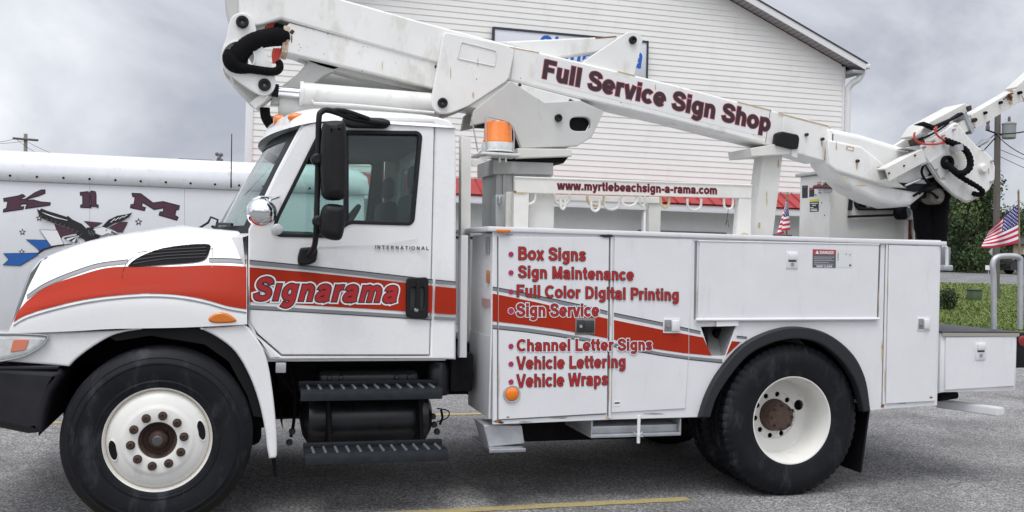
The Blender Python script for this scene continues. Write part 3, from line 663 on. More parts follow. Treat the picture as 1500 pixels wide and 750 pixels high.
wire(at(1462, 228, 37.5), at(1640, 290, 70), .3, .012, 'thin wire falling right low on the brown utility pole')
wire(at(1462, 218, 37.5), at(1640, 268, 70), .3, .012, 'thin wire falling right below the transformer can')
fp = thing('utility_pole', 'distant pale utility pole with two crossarms above the white trailer', 'utility pole', at(37, 420, 75))
q0, q1 = at(37, 420, 75), at(37.5, 196, 75)
bmobj('pole', tube_bm([q0, q1], [.17, .13], 10), WOODL, fp)
for v, w in ((204, 36), (224.5, 46)): bmobj('crossarm', tube_bm([at(37-w*.5, v-1.5, 74.8), at(37+w*.52, v+1.5, 74.8)], .09, 6), WOOD, fp)
for k, (v, dv) in enumerate(((203, 34), (206, 40), (223, 18))):
    wire(at(37+14*(k-1), v, 75), at(130+60*k, 238+dv*.2, 60), .5, .014, ['thin wire from the top of the distant pole down to the trailer roof', 'middle thin wire from the distant pole over the trailer roof', 'lowest thin wire from the distant pole over the trailer roof'][k])
    wire(at(37+14*(k-1), v, 75), at(-90, v-14-6*k, 70), .6, .014, ['thin wire leaving the left edge from the top of the distant pole', 'middle thin wire from the distant pole to the left edge', 'lowest thin wire from the distant pole to the left edge'][k])
fl = thing('floodlight_mast', 'small floodlight cluster on a thin mast beyond the white trailer', 'floodlight', at(321, 420, 48))
bmobj('mast', tube_bm([at(321, 420, 48), at(321, 228, 48)], .035, 8), STEEL, fl)
for du, dv in ((-3, 226), (3, 227), (0, 232), (-2, 236), (3, 235)):
    c = at(321+du, dv, 47.9); lathe('floodlight', [(0, .05), (.07, .05), (.10, -.05), (.04, -.08), (0, -.08)], c, mat('flood_grey', (.12, .12, .13), .5), fl, 10)

# ---- trees beyond the street
LEAFS = [mat('leaf_dark', (.028, .052, .017), .8, var=.3, vscale=3), mat('leaf_mid', (.046, .080, .023), .8, var=.3, vscale=3), mat('leaf_light', (.085, .125, .035), .8, var=.3, vscale=3)]
BARK = mat('bark', (.05, .042, .035), .9, var=.3)
def tree(u, t, wid, hei, base_z, label, seed, nleaf=15000, tone=0, group='trees beyond the street', trunk=.2):
    rg = random.Random(seed); d = at(u, 380, t); b = Vector((d.x, d.y, base_z))
    th = thing('tree', label, 'tree', b, group)
    bm = tube_bm([b-Vector((0, 0, .3)), b+Vector((.05, 0, hei*.25)), b+Vector((.1, .1, hei*.55)), b+Vector((0, .1, hei*.85))], [trunk, trunk*.8, trunk*.5, trunk*.15], 10)
    cl = []
    for i in range(26):
        a = rg.uniform(0, 2*PI); hz = rg.uniform(.12, .97); rr = wid/2*(math.sin(PI*min(1, .18+hz*.80)))**.6*rg.uniform(.45, 1)
        c = b+Vector((math.cos(a)*rr, math.sin(a)*rr, hei*hz)); cl.append((c, wid*rg.uniform(.11, .2), rg.random()))
        if i % 3 == 0: tube_bm([b+Vector((.05, 0, hei*hz*.55)), b.lerp(c, .6)+Vector((0, 0, hei*.1)), c], [trunk*.35, trunk*.2, .02], 6, bm)
    bmobj('trunk', bm, BARK, th)
    bm = bmesh.new()
    for k in range(nleaf):
        c, r, tn = cl[rg.randrange(len(cl))]; v = Vector((rg.gauss(0, 1), rg.gauss(0, 1), rg.gauss(0, .8))); v = v.normalized()*r*rg.random()**.4
        p = c+v; s = wid*rg.uniform(.006, .015); n = (v.normalized()+Vector((rg.uniform(-1, 1), rg.uniform(-1, 1), rg.uniform(-.6, 1)))).normalized()
        e1 = n.orthogonal().normalized(); e1.rotate(Matrix.Rotation(rg.uniform(0, 6), 3, n)); e2 = n.cross(e1)
        f = bm.faces.new([bm.verts.new(p+e1*s*x+e2*s*y) for x, y in ((-1, -.3), (.1, -.7), (1, .1), (.2, .7), (-.6, .5))])
        f.material_index = 1 if tn+rg.uniform(-.3, .3) < .55+.2*tone else (2 if tn > .8 else 0)
    me = bpy.data.meshes.new('crown'); bm.to_mesh(me); bm.free(); finish('crown', me, [LEAFS[0], LEAFS[tone], LEAFS[min(2, tone+1)]], th, smooth=0)
T = [(1322, 66, 8.5, 6.8, 1.3, 'dark bushy tree showing under the boom tip behind the white basket', 1, 0), (1368, 70, 8.5, 7.4, 1.4, 'dark broad tree rising right behind the back of the truck bed', 2, 0), (1412, 64, 7.6, 6.0, 1.35, 'taller bright topped tree left of the brown utility pole', 3, 1),
     (1446, 72, 7.0, 4.4, 1.5, 'dark tree directly behind the brown utility pole', 4, 0), (1482, 80, 8, 4.2, 1.6, 'low dark tree behind the larger waving flag', 5, 0), (1522, 84, 9, 4.6, 1.7, 'low tree at the right edge past the flag pole', 6, 1), (1392, 78, 8, 6.6, 1.6, 'rear dark tree filling the gap behind the two nearest trees', 8, 0), (1290, 74, 8.5, 6.6, 1.5, 'dark tree hidden mostly behind the white basket', 9, 0)]
for u, t, w, h, bz, lab, sd_, tone in T: tree(u, t, w, h, bz, lab, sd_, tone=tone)
def shrub(u, v, t, w, h, label, seed):
    rg = random.Random(seed); b = at(u, v, t); b.z = gz(t); th = thing('bush', label, 'bush', b)
    bmobj('stem', tube_bm([b, b+Vector((0, 0, h*.5))], .04, 6), BARK, th); bm = bmesh.new()
    for k in range(1500):
        q = Vector((rg.gauss(0, 1), rg.gauss(0, 1), rg.gauss(0, 1))).normalized()*rg.random()**.3; q *= 1+.22*math.sin(q.x*5+1)*math.sin(q.z*6+2)+.15*math.sin(q.y*7)+rg.uniform(-.1, .12); p = b+Vector((q.x*w/2, q.y*w/2, h*.5+q.z*h/2)); s = rg.uniform(.025, .05)
        n = Vector((rg.uniform(-1, 1), rg.uniform(-1, 1), rg.uniform(-1, 1))).normalized(); e1 = n.orthogonal().normalized(); e2 = n.cross(e1)
        f = bm.faces.new([bm.verts.new(p+e1*s*x+e2*s*y) for x, y in ((-1, 0), (0, -.6), (1, 0), (0, .6))]); f.material_index = rg.randrange(2)
    me = bpy.data.meshes.new('foliage'); bm.to_mesh(me); bm.free(); finish('foliage', me, [LEAFS[0], LEAFS[1]], th, smooth=0)
shrub(1388, 444, 31.5, .60, .68, 'small rounded dark green bush on the lawn behind the truck', 3)
bx = thing('utility_box', 'small dull green utility box on the lawn', 'utility box', at(1427, 434, 36)); bb = Vector(bx.location); bb.z = gz(36)
UG = mat('utility_green', (.07, .10, .055), .6)
box('cabinet', bb.x-.2, bb.x+.2, bb.y-.18, bb.y+.18, bb.z-.05, bb.z+.36, UG, bx, .03); box('lid', bb.x-.23, bb.x+.23, bb.y-.21, bb.y+.21, bb.z+.362, bb.z+.41, UG, bx, .015)
# road sign seen from the back, and small street sign
def plate(c, pts, m, parent, name):
    o = bmesh.new(); vs_ = []
    for dy in (0, .03): vs_.append([o.verts.new(c+RH*x+Vector((0, 0, z))+FH*dy) for x, z in pts])
    o.faces.new(vs_[0]); o.faces.new(vs_[1][::-1])
    for i in range(len(pts)): o.faces.new((vs_[0][i], vs_[1][i], vs_[1][(i+1) % len(pts)], vs_[0][(i+1) % len(pts)]))
    return bmobj(name, o, m, parent, smooth=0)
ds = thing('road_sign', 'grey back of a diamond road sign beside the brown pole', 'sign', at(1456, 405, 47)); c = at(1456, 369, 47)
plate(c, [(0, -.26), (.26, 0), (0, .26), (-.26, 0)], GALV, ds, 'sign_plate'); bmobj('post', tube_bm([at(1456, 412, 47.1), at(1456, 366, 47.1)], .03, 8), GALV, ds)
ws = thing('road_sign', 'small white rectangular sign low by the street', 'sign', at(1448, 405, 52)); c = at(1448, 392, 52)
plate(c, [(-.16, -.12), (.16, -.12), (.16, .12), (-.16, .12)], VWHITE, ws, 'sign_plate'); bmobj('post', tube_bm([at(1448, 405, 52.1), at(1448, 390, 52.1)], .025, 8), GALV, ws)
# house and parked car far right
hs = thing('house', 'low beige house with a grey roof beyond the street at the right edge', 'house', at(1500, 400, 70)); hc = at(1516, 395, 70); hc.z = 1.4
BEI = mat('beige_wall', (.42, .36, .27), .8)
def obox(n, c, s0, s1, t0, t1, z0, z1, m, par, bev=.02):
    o = box_bm(0, 1, 0, 1, 0, 1); 
    for v in o.verts: v.co = c+RH*(s0+(s1-s0)*v.co.x)+FH*(t0+(t1-t0)*v.co.y)+Vector((0, 0, z0+(z1-z0)*v.co.z))
    return bmobj(n, o, m, par, smooth=0)
obox('wall', hc, -1.6, 6, 0, 5, 0, 2.05, BEI, hs)
o = bmesh.new(); q = [(-1.9, -.3, 2.06), (6.3, -.3, 2.06), (6.3, 5.3, 2.06), (-1.9, 5.3, 2.06), (.4, 2.5, 3.2), (4, 2.5, 3.2)]
vs_ = [o.verts.new(hc+RH*a+FH*b+Vector((0, 0, z))) for a, b, z in q]
for f in ((0, 1, 5, 4), (1, 2, 5), (2, 3, 4, 5), (3, 0, 4), (3, 2, 1, 0)): o.faces.new([vs_[i] for i in f])
bmobj('roof', o, SHING, hs, smooth=0)
for s_ in (-.9, .9, 3): 
    w = obox('window', hc, s_, s_+.9, -.05, -.01, .9, 1.7, TRIMW, hs); obox('pane', hc, s_+.06, s_+.84, -.08, -.055, .96, 1.64, WINF, w)
car = thing('parked_car', 'dark car parked in front of the beige house at the right edge', 'car', at(1500, 402, 60)); cc = at(1492, 400, 60); cc.z = 1.30
o = bmesh.new(); prof = [(0, .25), (0, .62), (.15, .72), (.95, .82), (1.55, 1.28), (2.9, 1.3), (3.5, .86), (4.1, .78), (4.2, .3)]
sides = [[o.verts.new(cc+RH*(a-.5)+FH*b+Vector((0, 0, z))) for a, z in prof] for b in (0, 1.7)]
for i in range(len(prof)): o.faces.new((sides[0][i], sides[0][(i+1) % len(prof)], sides[1][(i+1) % len(prof)], sides[1][i]))
o.faces.new(sides[0]); o.faces.new(sides[1][::-1]); bmobj('body', o, mat('dark_car_paint', (.03, .032, .04), .25, coat=.6), car, smooth=20)
for a in (.75, 3.4):
    for b in (-.02, 1.55):
        o = tube_bm([cc+RH*(a-.5)+FH*b+Vector((0, 0, .3)), cc+RH*(a-.5)+FH*(b+.2)+Vector((0, 0, .3))], .3, 20); bmobj('wheel', o, TYRE, car)

# ================================================================== THE TRUCK
TK = thing('utility_truck', 'white sign service truck with a folded crane boom, red stripe and red lettering', 'truck', (2, 1.2, 0))
YC = .08                                                                        # cab side plane
tumble = lambda x, y, z: (x, y+.085*max(0, z-1.62)*(1 if y < 1.2 else -1), z)
mir = lambda y: 2.4-y
def Pc(u, v):                                                                   # a point on the (slightly leaning) cab side
    y = YC
    for _ in range(4): y = YC+.085*max(0, P(u, v, y).z-1.62)
    return P(u, v, y)
def XC(pts): return [(Pc(u, v).x, Pc(u, v).z) for u, v in pts]

# ---- hood: a smooth loft through curves measured on the photograph
HC = [(.026, [(12, 488), (60, 487), (110, 485), (160, 482), (210, 481), (260, 480), (310, 478), (362, 475)]),
      (.028, [(16, 477), (60, 464), (110, 452), (160, 446), (210, 445), (260, 449), (310, 456), (362, 465)]),
      (.048, [(24, 462), (60, 447), (110, 435), (160, 428), (210, 425), (260, 427), (310, 431), (362, 438)]),
      (.13, [(32, 446), (60, 432), (110, 418), (160, 409), (210, 404), (260, 402), (310, 401), (362, 404)]),
      (.19, [(42, 420), (70, 409), (110, 399), (160, 390), (210, 384), (260, 381), (310, 380), (362, 382)]),
      (.25, [(54, 396), (82, 385), (120, 376), (165, 367), (215, 360), (260, 357), (312, 356), (362, 358)]),
      (.34, [(62, 381), (90, 371), (130, 361), (170, 352), (220, 345), (270, 341), (320, 340), (362, 341)]),
      (.48, [(68, 376), (96, 365), (134, 354), (174, 346), (222, 339), (272, 334), (318, 336), (360, 339)]),
      (.80, [(76, 373), (104, 361), (138, 351), (178, 343), (224, 336), (262, 331), (300, 334), (340, 338)]),
      (1.2, [(80, 373), (106, 361), (140, 351), (180, 343), (224, 336), (260, 330), (290, 333), (330, 338)])]
NU = 56
cur = [resample([P(u, v, y) for u, v in c], NU) for y, c in HC]
rows = []
for i in range(NU): rows.append(resample([c[i] for c in cur], 40))
bm = bmesh.new()
for side in (0, 1):
    g = [[bm.verts.new((p[0], p[1] if side == 0 else mir(p[1]), p[2])) for p in r] for r in rows]
    for i in range(NU-1):
        for j in range(39):
            q = (g[i][j], g[i+1][j], g[i+1][j+1], g[i][j+1]); bm.faces.new(q if side == 0 else q[::-1])
bmesh.ops.remove_doubles(bm, verts=bm.verts[:], dist=1e-4)
bmesh.ops.recalc_face_normals(bm, faces=bm.faces[:])
hood_bvh = BVHTree.FromBMesh(bm)
HOODW = mat('hood_paint', (.775, .775, .77), .30, coat=.5, var=.03, vscale=3)
hood = bmobj('hood', bm, HOODW, TK, 50)
def hit(u, v, off):
    d = (FW*FOC+RT*(u-750)+UP*(375-v)).normalized(); h = hood_bvh.ray_cast(CAM, d)
    if h[0] is None: return None
    n = h[1] if h[1].dot(d) < 0 else -h[1]
    return h[0]+n*off
def wrap(name, top, bot, m, off=.004, nu=80, nv=14, parent=None, th=0):
    """vinyl laid on the hood between two curves"""
    tp, bt = resample(top, nu), resample(bot, nu); bm = bmesh.new(); g = []
    for a, b in zip(tp, bt):
        r = []
        for j in range(nv+1):
            p = hit(a[0]+(b[0]-a[0])*j/nv, a[1]+(b[1]-a[1])*j/nv, off); r.append(bm.verts.new(p) if p else None)
        g.append(r)
    for a, b in zip(g, g[1:]):
        for j in range(nv):
            q = (a[j], b[j], b[j+1], a[j+1])
            if all(q): bm.faces.new(q)
    return bmobj(name, bm, m, parent or hood, 60, recalc=False)
wrap('red_stripe', [(27, 457), (42, 440), (70, 420), (113, 405), (151, 394), (185, 391), (250, 391), (310, 389), (361, 391)], [(20, 472), (40, 461), (80, 449), (130, 438), (180, 432), (220, 430), (260, 432), (300, 439), (332, 448), (361, 453)], RED)
dn = lambda c, d: [(u, v+d) for u, v in c]
lo = [(20, 476), (40, 465), (80, 453), (130, 442), (180, 436), (220, 434), (260, 436), (300, 443), (332, 452), (361, 457)]
wrap('grey_stripe', lo, dn(lo, 2.2), GREY, nv=1); 
up = [(40, 434), (60, 420), (80, 410), (110, 398), (145, 387), (188, 381.5)]
wrap('grey_stripe', up, dn(up, 5), GREY, nv=2); wrap('black_line', dn(up, -1.4), up, INK, nv=1)
up = [(306, 379.5), (335, 380), (361, 382)]
wrap('grey_stripe', up, dn(up, 5), GREY, nv=2); wrap('black_line', dn(up, -1.4), up, INK, nv=1)
# panel seams of the hood
wrap('seam', [(178, 412), (180, 398), (186, 384), (196, 376)], [(178.9, 412), (180.9, 398), (186.9, 384), (196.7, 376.4)], DARK, nv=1, nu=20)
wrap('seam', [(310, 392), (311, 370), (309, 357)], [(310.8, 392), (311.8, 370), (309.8, 357)], GREY, nv=1, nu=20)
# hood side vent
lipm = [(184, 391), (200, 377.5), (232, 364), (268, 357.5), (300, 355.5), (309, 357), (312, 362)]
wrap('vent_lip', lipm, [(186, 391.5), (202, 379), (233, 366), (268, 360), (299, 358.2), (307.5, 360), (310, 366)], HOODW, .012, nv=4)
vent = wrap('side_vent', [(187.5, 390), (203, 377.5), (235, 365.5), (270, 360), (298, 358.5), (306, 359.5), (308.5, 362)], [(189, 391.3), (205, 391.2), (240, 388.5), (280, 385.5), (297, 382.5), (304, 376), (308.4, 363)], DARK, .0075)
for k in range(4):
    a = [(196+k*2, 386-k*5.5+1), (240, 380-k*5.5+k), (303-k*.5, 376.5-k*4.5)]
    wrap('louvre', a, dn(a, 1.3), mat('louvre_black', (.006, .006, .007), .6), .011, nv=1, parent=hood)
# cowl lip in front of the windscreen, grille, lamps
gp = [(68, 376), (58, 379), (42, 399), (24, 449), (12, 490), (22, 490), (32, 455), (50, 408)]
pshape('grille', gp, .33, 2.07, GRILLC, TK, .012)
shape('grille_mesh', XZ([(60, 386), (46, 404), (28, 452), (18, 484), (30, 484), (60, 400)], .36), .42, 1.98, BLACK, TK, .01)
fy = .05
ff = sm([(-44, 490), (14, 488), (110, 486)], 4, False)+[(213, 482)]+sm([(213, 482), (172, 489), (142, 504), (114, 524), (101, 537)], 5, False)+[(101, 537), (0, 529), (-44, 528)]
pshape('front_fender', ff, fy, fy+.10, WHITE, TK, .012)
shape('front_fender', [(x, z) for x, z in XZ(ff, fy)], mir(fy+.10), mir(fy), WHITE, TK, .012)
box('front_panel', -1.20, -1.05, .16, 2.24, .90, 1.12, WHITE, TK, .03, 3)
for q in (lambda a, b: (a, b), lambda a, b: (mir(b), mir(a))):
    y0, y1 = q(.018, .30)
    hl = shape('headlight', XZ(sm([(-30, 492), (10, 488), (50, 489), (71, 492), (66, 504), (48, 517), (20, 527), (-30, 530)], 4), .02), y0, y1, CLEAR, TK, .03, bres=3)
    y0, y1 = q(.012, .045)
    shape('turn_signal', XZ(rnd([(20, 497), (43, 497), (38, 513), (15, 516)], 3), .02), y0, y1, LAMPO, hl, .004)
    y0, y1 = q(.0135, .03)
    ring = sm([(-30, 492), (10, 488), (50, 489), (71, 492), (66, 504), (48, 517), (20, 527), (-30, 530)], 4)
    shape('bezel', [XZ(ring, .02), XZ(grow(ring, -2.6), .02)], y0, y1, mat('bezel_grey', (.30, .31, .31), .35), hl, .004)
bp_ = rnd([(-75, 536), (0, 534), (88, 540), (93, 549), (76, 577), (68, 604), (64, 634), (40, 637), (0, 629), (-75, 618)], 5)
pshape('bumper', bp_, .03, 2.37, BUMP, TK, .045, bres=3)
box('bumper_lip', P(0, 540, .03).x-.05, P(86, 540, .03).x, .022, .06, P(60, 541, .03).z, P(60, 536, .03).z, BUMP, TK, .006)
# rear half of the fender: a curved white guard
gpts = sm([(292, 480), (330, 478), (357, 476), (372, 490), (389, 520), (399, 570), (405, 630), (406, 667)], 4, False)+[(404, 671), (394, 672)]+sm([(391, 655), (388, 630), (380, 592), (366, 552), (345, 516), (318, 494), (292, 481)], 4, False)
pshape('fender_guard', gpts, .045, .36, WHITE, TK, .012, bres=2)
shape('fender_guard', XZ(gpts, .045), mir(.36), mir(.045), WHITE, TK, .012)
tube('mud_strip', pipe_px([(399, 660), (401, 672), (403, 698)], .2), .01, DARK, TK, n=6)
lm = shape('marker_lamp', XZ(sm([(305, 467), (312, 460), (324, 457), (336, 460), (347, 469), (338, 473), (312, 473)], 3), .04), .018, .06, AMBER2, TK, .012, bres=2)
shape('marker_lamp', XZ(sm([(305, 467), (312, 460), (324, 457), (336, 460), (347, 469), (338, 473), (312, 473)], 3), .04), mir(.06), mir(.018), AMBER2, TK, .012)
# wheel well liner and engine bay bulk
hx, hz = -.392, .50
for y0, y1, sgn in ((.09, .80, 1), (1.60, 2.31, 1)):
    bm = lathe_bm([(.66, y0), (.66, y1)], hx+.03, 0, hz+.02, 30, a0=.0, a1=PI+.0); bmobj('wheel_well', bm, DARK, TK)
box('engine_bay', -1.0, .25, .74, 1.66, .42, 1.30, DARK, TK, .02)
shape('fender_filler', XZ([(150, 488), (220, 482), (300, 480), (345, 500), (376, 560), (388, 590), (388, 612), (371, 610), (362, 580), (335, 530), (300, 505), (220, 492), (170, 500)], .12), .12, .14, BLACK, TK, .003)

# ---- chassis
for y in (.78, 1.50): box('frame_rail', -1.1, 5.3, y-.04, y+.04, .62, .86, DARK, TK, .006)
box('drivetrain', .2, 3.5, 1.0, 1.4, .60, .80, DARK, TK, .08)
for x in (-.392, 3.70): tube('axle', [(x, .3, .5), (x, 2.1, .5)], .09 if x < 1 else .13, DARK, TK)
box('crossmember', 1.35, 1.5, .3, 2.1, .70, .95, DARK, TK, .02)

# ---- cab
side = [(364, 336), (405, 250), (441, 182), (456, 172), (510, 168), (640, 171), (658, 176), (667, 187), (668.5, 240), (668, 527), (620, 525), (412, 527), (395, 526), (372, 492), (363, 476)]
hole = [(371, 338), (409, 256), (446, 185), (458, 179), (634, 180), (637, 186), (630, 521), (412, 521), (376, 490), (369, 470)]
SIDE, HOLE = XC(side), XC(hole)
cabm = [shape_mesh([SIDE, HOLE], YC, YC+.07, .014, tumble, 2), shape_mesh([SIDE, HOLE], mir(YC+.07), mir(YC), .014, tumble, 2)]
xb = Pc(668, 300).x; zs = Pc(600, 176).z
bmc = join_mesh(cabm)
zf = .93
box_bm(xb-.055, xb-.012, .16, 2.24, zf, 1.62, .01, bm=bmc)                          # back wall below and beside the rear window
box_bm(xb-.055, xb-.012, .30, 2.10, 2.24, 2.40, .01, bm=bmc)
box_bm(xb-.055, xb-.012, .19, .42, 1.6, 2.40, .01, bm=bmc); box_bm(xb-.055, xb-.012, 1.98, 2.21, 1.6, 2.40, .01, bm=bmc)
box_bm(.10, xb-.03, .13, 2.27, zf-.01, zf+.05, .01, bm=bmc)
cab = bmobj('cab', bmc, WHITE, TK, 40)
# roof: rounded shell
rx0, rx1 = Pc(436, 187).x-.035, xb-.005
zl, zh = Pc(560, 178).z-.015, P(560, 165, .45).z
bm = bmesh.new(); NX, NY = 26, 30; g = []
for i in range(NX+1):
    t = i/NX; x = rx0+(rx1-rx0)*t; row = []
    kx = min(1, (1-abs(2*t-1)**7))**.5 if 0 < t < 1 else 0
    drop = .0 if t > .3 else -.055*(1-t/.3)**2
    for j in range(NY+1):
        s = -1+2*j/NY; ky = max(0, 1-abs(s)**6)**.5
        fwd = (.27-.10)*(1-s*s)*(1-t)**2.2
        row.append(bm.verts.new((x-fwd, 1.2+s*(1.2-.125), zl+drop+(zh-zl+.02*(1-s*s))*kx*ky)))
    g.append(row)
for i in range(NX):
    for j in range(NY): bm.faces.new((g[i][j], g[i+1][j], g[i+1][j+1], g[i][j+1]))
bmesh.ops.remove_doubles(bm, verts=bm.verts[:], dist=1e-4)
roof = bmobj('cab_roof', bm, WHITE, TK, 60)
box('headliner', rx0+.16, xb-.06, .22, 2.18, zl-.035, zl-.012, INTER, TK, .005)
# roof marker lamps
def oval_lamp(u, v, y, r=.055):
    c = P(u, v, y); return lathe('roof_marker', [(0, -.026), (r*.5, -.024), (r*.85, -.014), (r, .0), (r, .02)], (c.x, c.y, c.z), AMBER, TK, 24)
l1 = oval_lamp(435, 172.5, .24); l1.data.transform(Matrix.Diagonal((1, 1, 1, 1)))
c = P(435, 172.5, .24)
for vt in l1.data.vertices: vt.co.z = c.z+(vt.co.z-c.z)*.55
for uy in ((.62, 407, 177), (1.2, 398, 178.5), (1.78, 394, 180)):
    c = P(uy[1], uy[2], uy[0]); lathe('roof_marker', [(0, -.03), (.03, -.025), (.042, -.01), (.042, .03)], tuple(c), AMBER2, TK, 16, 'x')
# windscreen: curved glass between the pillars
wb, wt = Pc(366, 336), Pc(436, 187)
def screen(y, k, off=0):                                                          # k 0 bottom .. 1 top
    s = (y-1.2)/1.05; bul = (1-s*s)*(.27-.10*k)
    return Vector((wb.x+.03+(wt.x-wb.x)*k-bul+off, y, wb.z-.03+(wt.z-.0-wb.z+.03)*k-.0*(1-s*s)))
def screen_mesh(y0, y1, k0, k1, off, ny=28, nk=8):
    bm = bmesh.new(); g = [[bm.verts.new(screen(y0+(y1-y0)*j/ny, k0+(k1-k0)*i/nk, off)) for j in range(ny+1)] for i in range(nk+1)]
    for i in range(nk):
        for j in range(ny): bm.faces.new((g[i][j], g[i][j+1], g[i+1][j+1], g[i+1][j]))
    return bm
ws_ = bmobj('windscreen', screen_mesh(.17, 2.23, .0, 1., 0), WGLASS, TK, 60)
for a in ((.165, .33, 0, 1), (2.07, 2.235, 0, 1), (.165, 2.235, .91, 1.0), (.165, 2.235, 0, .09)):
    bmobj('rubber_frame', screen_mesh(*a, -.004), BLACK, ws_, 60)
# A pillars in white from cowl to roof
for q in (0, 1):
    pts = [(.10, .0), (.15, 1.02)]
    bm = bmesh.new(); prev = None
    for i in range(13):
        k = i/12; p = screen(.17, k); yy = .10+.062*k
        r = [bm.verts.new((p.x+dx, (yy+dy) if q == 0 else mir(yy+dy), p.z)) for dx, dy in ((-.012, .085), (.0, .02), (.035, .0), (.085, .003), (.085, .07))]
        if prev:
            for a, b, c_, d in zip(prev, prev[1:], r[1:], r): bm.faces.new((a, b, c_, d))
        prev = r
    bmobj('windscreen_pillar', bm, WHITE, cab, 60)
# cowl and wipers
bm = bmesh.new(); g = []
for j in range(21):
    y = .15+2.1*j/20; a = screen(y, .02, .02); s = (y-1.2)/1.05; front = P(355, 338, .5).x-.28*(1-s*s)
    g.append([bm.verts.new((a.x, y, a.z+.005)), bm.verts.new((front, y, a.z-.03)), bm.verts.new((front+.02, y, a.z-.2))])
for a, b in zip(g, g[1:]):
    for k in range(2): bm.faces.new((a[k], a[k+1], b[k+1], b[k]))
bmobj('cowl', bm, HOODW, TK, 40)
for y0, dy in ((.9, .45), (1.7, .5)):
    a = screen(y0, .03, -.03); b = screen(y0-dy, .10, -.03); tube('wiper', [a, a.lerp(b, .5)+Vector((-.015, 0, .03)), b], .010, BLACK, TK, n=6)
wp = pipe_px([(292, 334), (305, 326), (309, 318), (319, 322), (316, 334)], .9); tube('wiper', wp, .008, BLACK, TK, n=6)

# ---- doors
door_px = [(365, 337.5), (407, 253), (444, 186), (457, 180.5), (633, 181.5), (635.6, 186), (628.8, 519.5), (413, 519.5), (378, 489), (366, 471)]
win_px = [(402, 326), (408, 312), (466, 196), (470, 191.5), (612, 193), (617.5, 199), (606, 324), (600, 329.5), (512, 327), (488, 345), (478, 347.5), (408, 346), (401, 340)]
DOOR, WIN = XC(door_px), XC(rnd(win_px, 6, 3))
fr_out, fr_in = XC(rnd(grow(win_px, 1.0), 6, 3)), XC(rnd(grow(win_px, -4.5), 5, 3))
vent_bar = XC([(505, 194), (511, 194), (511, 328), (503, 330)])
for nm, q in (('near', lambda a, b: (a, b)), ('far', lambda a, b: (mir(b), mir(a)))):
    y0, y1 = q(YC-.006, YC+.05)
    d = shape('door', [DOOR, WIN], y0, y1, WHITE, TK, .006, fn=tumble)
    y0, y1 = q(YC-.013, YC+.045)
    f = shape('window_frame', [fr_out, fr_in], y0, y1, BLACK, d, .004, fn=tumble)
    shape('window_divider', vent_bar, *q(YC-.0, YC+.03), BLACK, d, .003, fn=tumble)
    shape('window_glass', fr_out, *q(YC+.016, YC+.022), GLASS, d, 0, fn=tumble, smooth=0)
    shape('door_lining', [XC(grow(door_px, -4)), WIN], *q(YC+.052, YC+.075), INTER, d, .004, fn=tumble)
    if nm == 'near': NEAR = d
d = NEAR; yd = YC-.006
def cx_(c): return c
gt = [(365.5, 381.7), (450, 390), (536, 399), (634, 410.3)]; gb = [(365.5, 387.5), (450, 395.5), (536, 404.5), (634, 415.8)]
rt_ = [(365.5, 391.5), (450, 398.5), (536, 407.5), (634, 418.8)]; rb = [(365.5, 442), (450, 447), (536, 452), (632.5, 458.5)]
g2 = [(365.5, 447), (450, 452), (536, 457), (632.5, 463)]; g3 = [(365.5, 452.2), (450, 457), (536, 462), (632.5, 468)]
r2t = [(635.5, 419), (669, 422)]; 
flat('red_stripe', strip(rt_, rb), yd, RED, d, off=.001)
flats('grey_stripe', [(strip(gt, gb), GREY), (strip(g2, g3), GREY), (strip(dn(gt, -1.3), gt), INK), (strip(g3, dn(g3, 1.1)), INK)], yd, d, off=.001, step=.0004)
flat('red_stripe', [(637.5, 419.2), (668.3, 422.3), (668, 460.8), (636.2, 458.8)], YC, RED, cab, off=.001)
flats('grey_stripe', [([(637.8, 410.5), (668.3, 413.5), (668.3, 418), (637.7, 416)], GREY), ([(636, 463.2), (668, 465.2), (668, 469.6), (636, 468.2)], GREY), ([(637.8, 409.3), (668.3, 412.3), (668.3, 413.5), (637.8, 410.5)], INK)], YC, cab, off=.001, step=.0004)
text('lettering', 'S\u0131gnarama', (371.5, 440), (583, 443.5), 406, yd-.0025, [(.10, VWHITE), (.035, INK), (-.012, LRED)], d, shear=.26, bold=.115, spacing=1.07)
text('maker_badge', 'INTERNATIONAL', (549.5, 364.5), (628, 366.5), 359.2, yd, [(.07, VWHITE), (0, mat('badge_metal', (.16, .165, .17), .3, .8))], d, bold=.11, spacing=1.35)
# pressed line in the door skin, its shade painted as a greyer strip
flat('body_crease', [(450, 361.5), (560, 358), (612, 349), (614, 350), (561, 359.5), (450, 363)], yd, mat('crease_shade', (.70, .71, .72), .3), d, off=.0005, th=.001)
hp = rnd([(597, 407), (624, 406), (627, 410), (626, 464), (622, 466.5), (597, 465), (594, 461), (594.5, 411)], 3)
hd = shape('door_handle', [XZ(hp, yd), XZ(rnd([(600, 421), (621, 420), (620, 452), (600, 452)], 4), yd)], yd-.022, yd, BLACK, d, .006)
shape('handle_grip', XZ(rnd([(609, 412), (614, 412), (614, 452), (607, 452)], 2), yd), yd-.030, yd-.018, BLACK, d, .004)
box('handle_recess', *sorted((P(599, 430, yd).x, P(622, 430, yd).x)), yd-.003, yd-.0005, P(610, 453, yd).z, P(610, 419, yd).z, LATCHD, d, 0)
k_ = P(610, 454, yd-.02); lathe('lock', [(0, -.006), (.010, -.006), (.014, -.002), (.014, .006)], (k_.x, yd-.021, k_.z), STEEL, d, 16)
box('door_latch_plate', *sorted((P(404, 533, .1).x, P(419, 533, .1).x)), .09, .15, P(410, 546, .1).z, P(410, 531, .1).z, GALV, TK, .004)
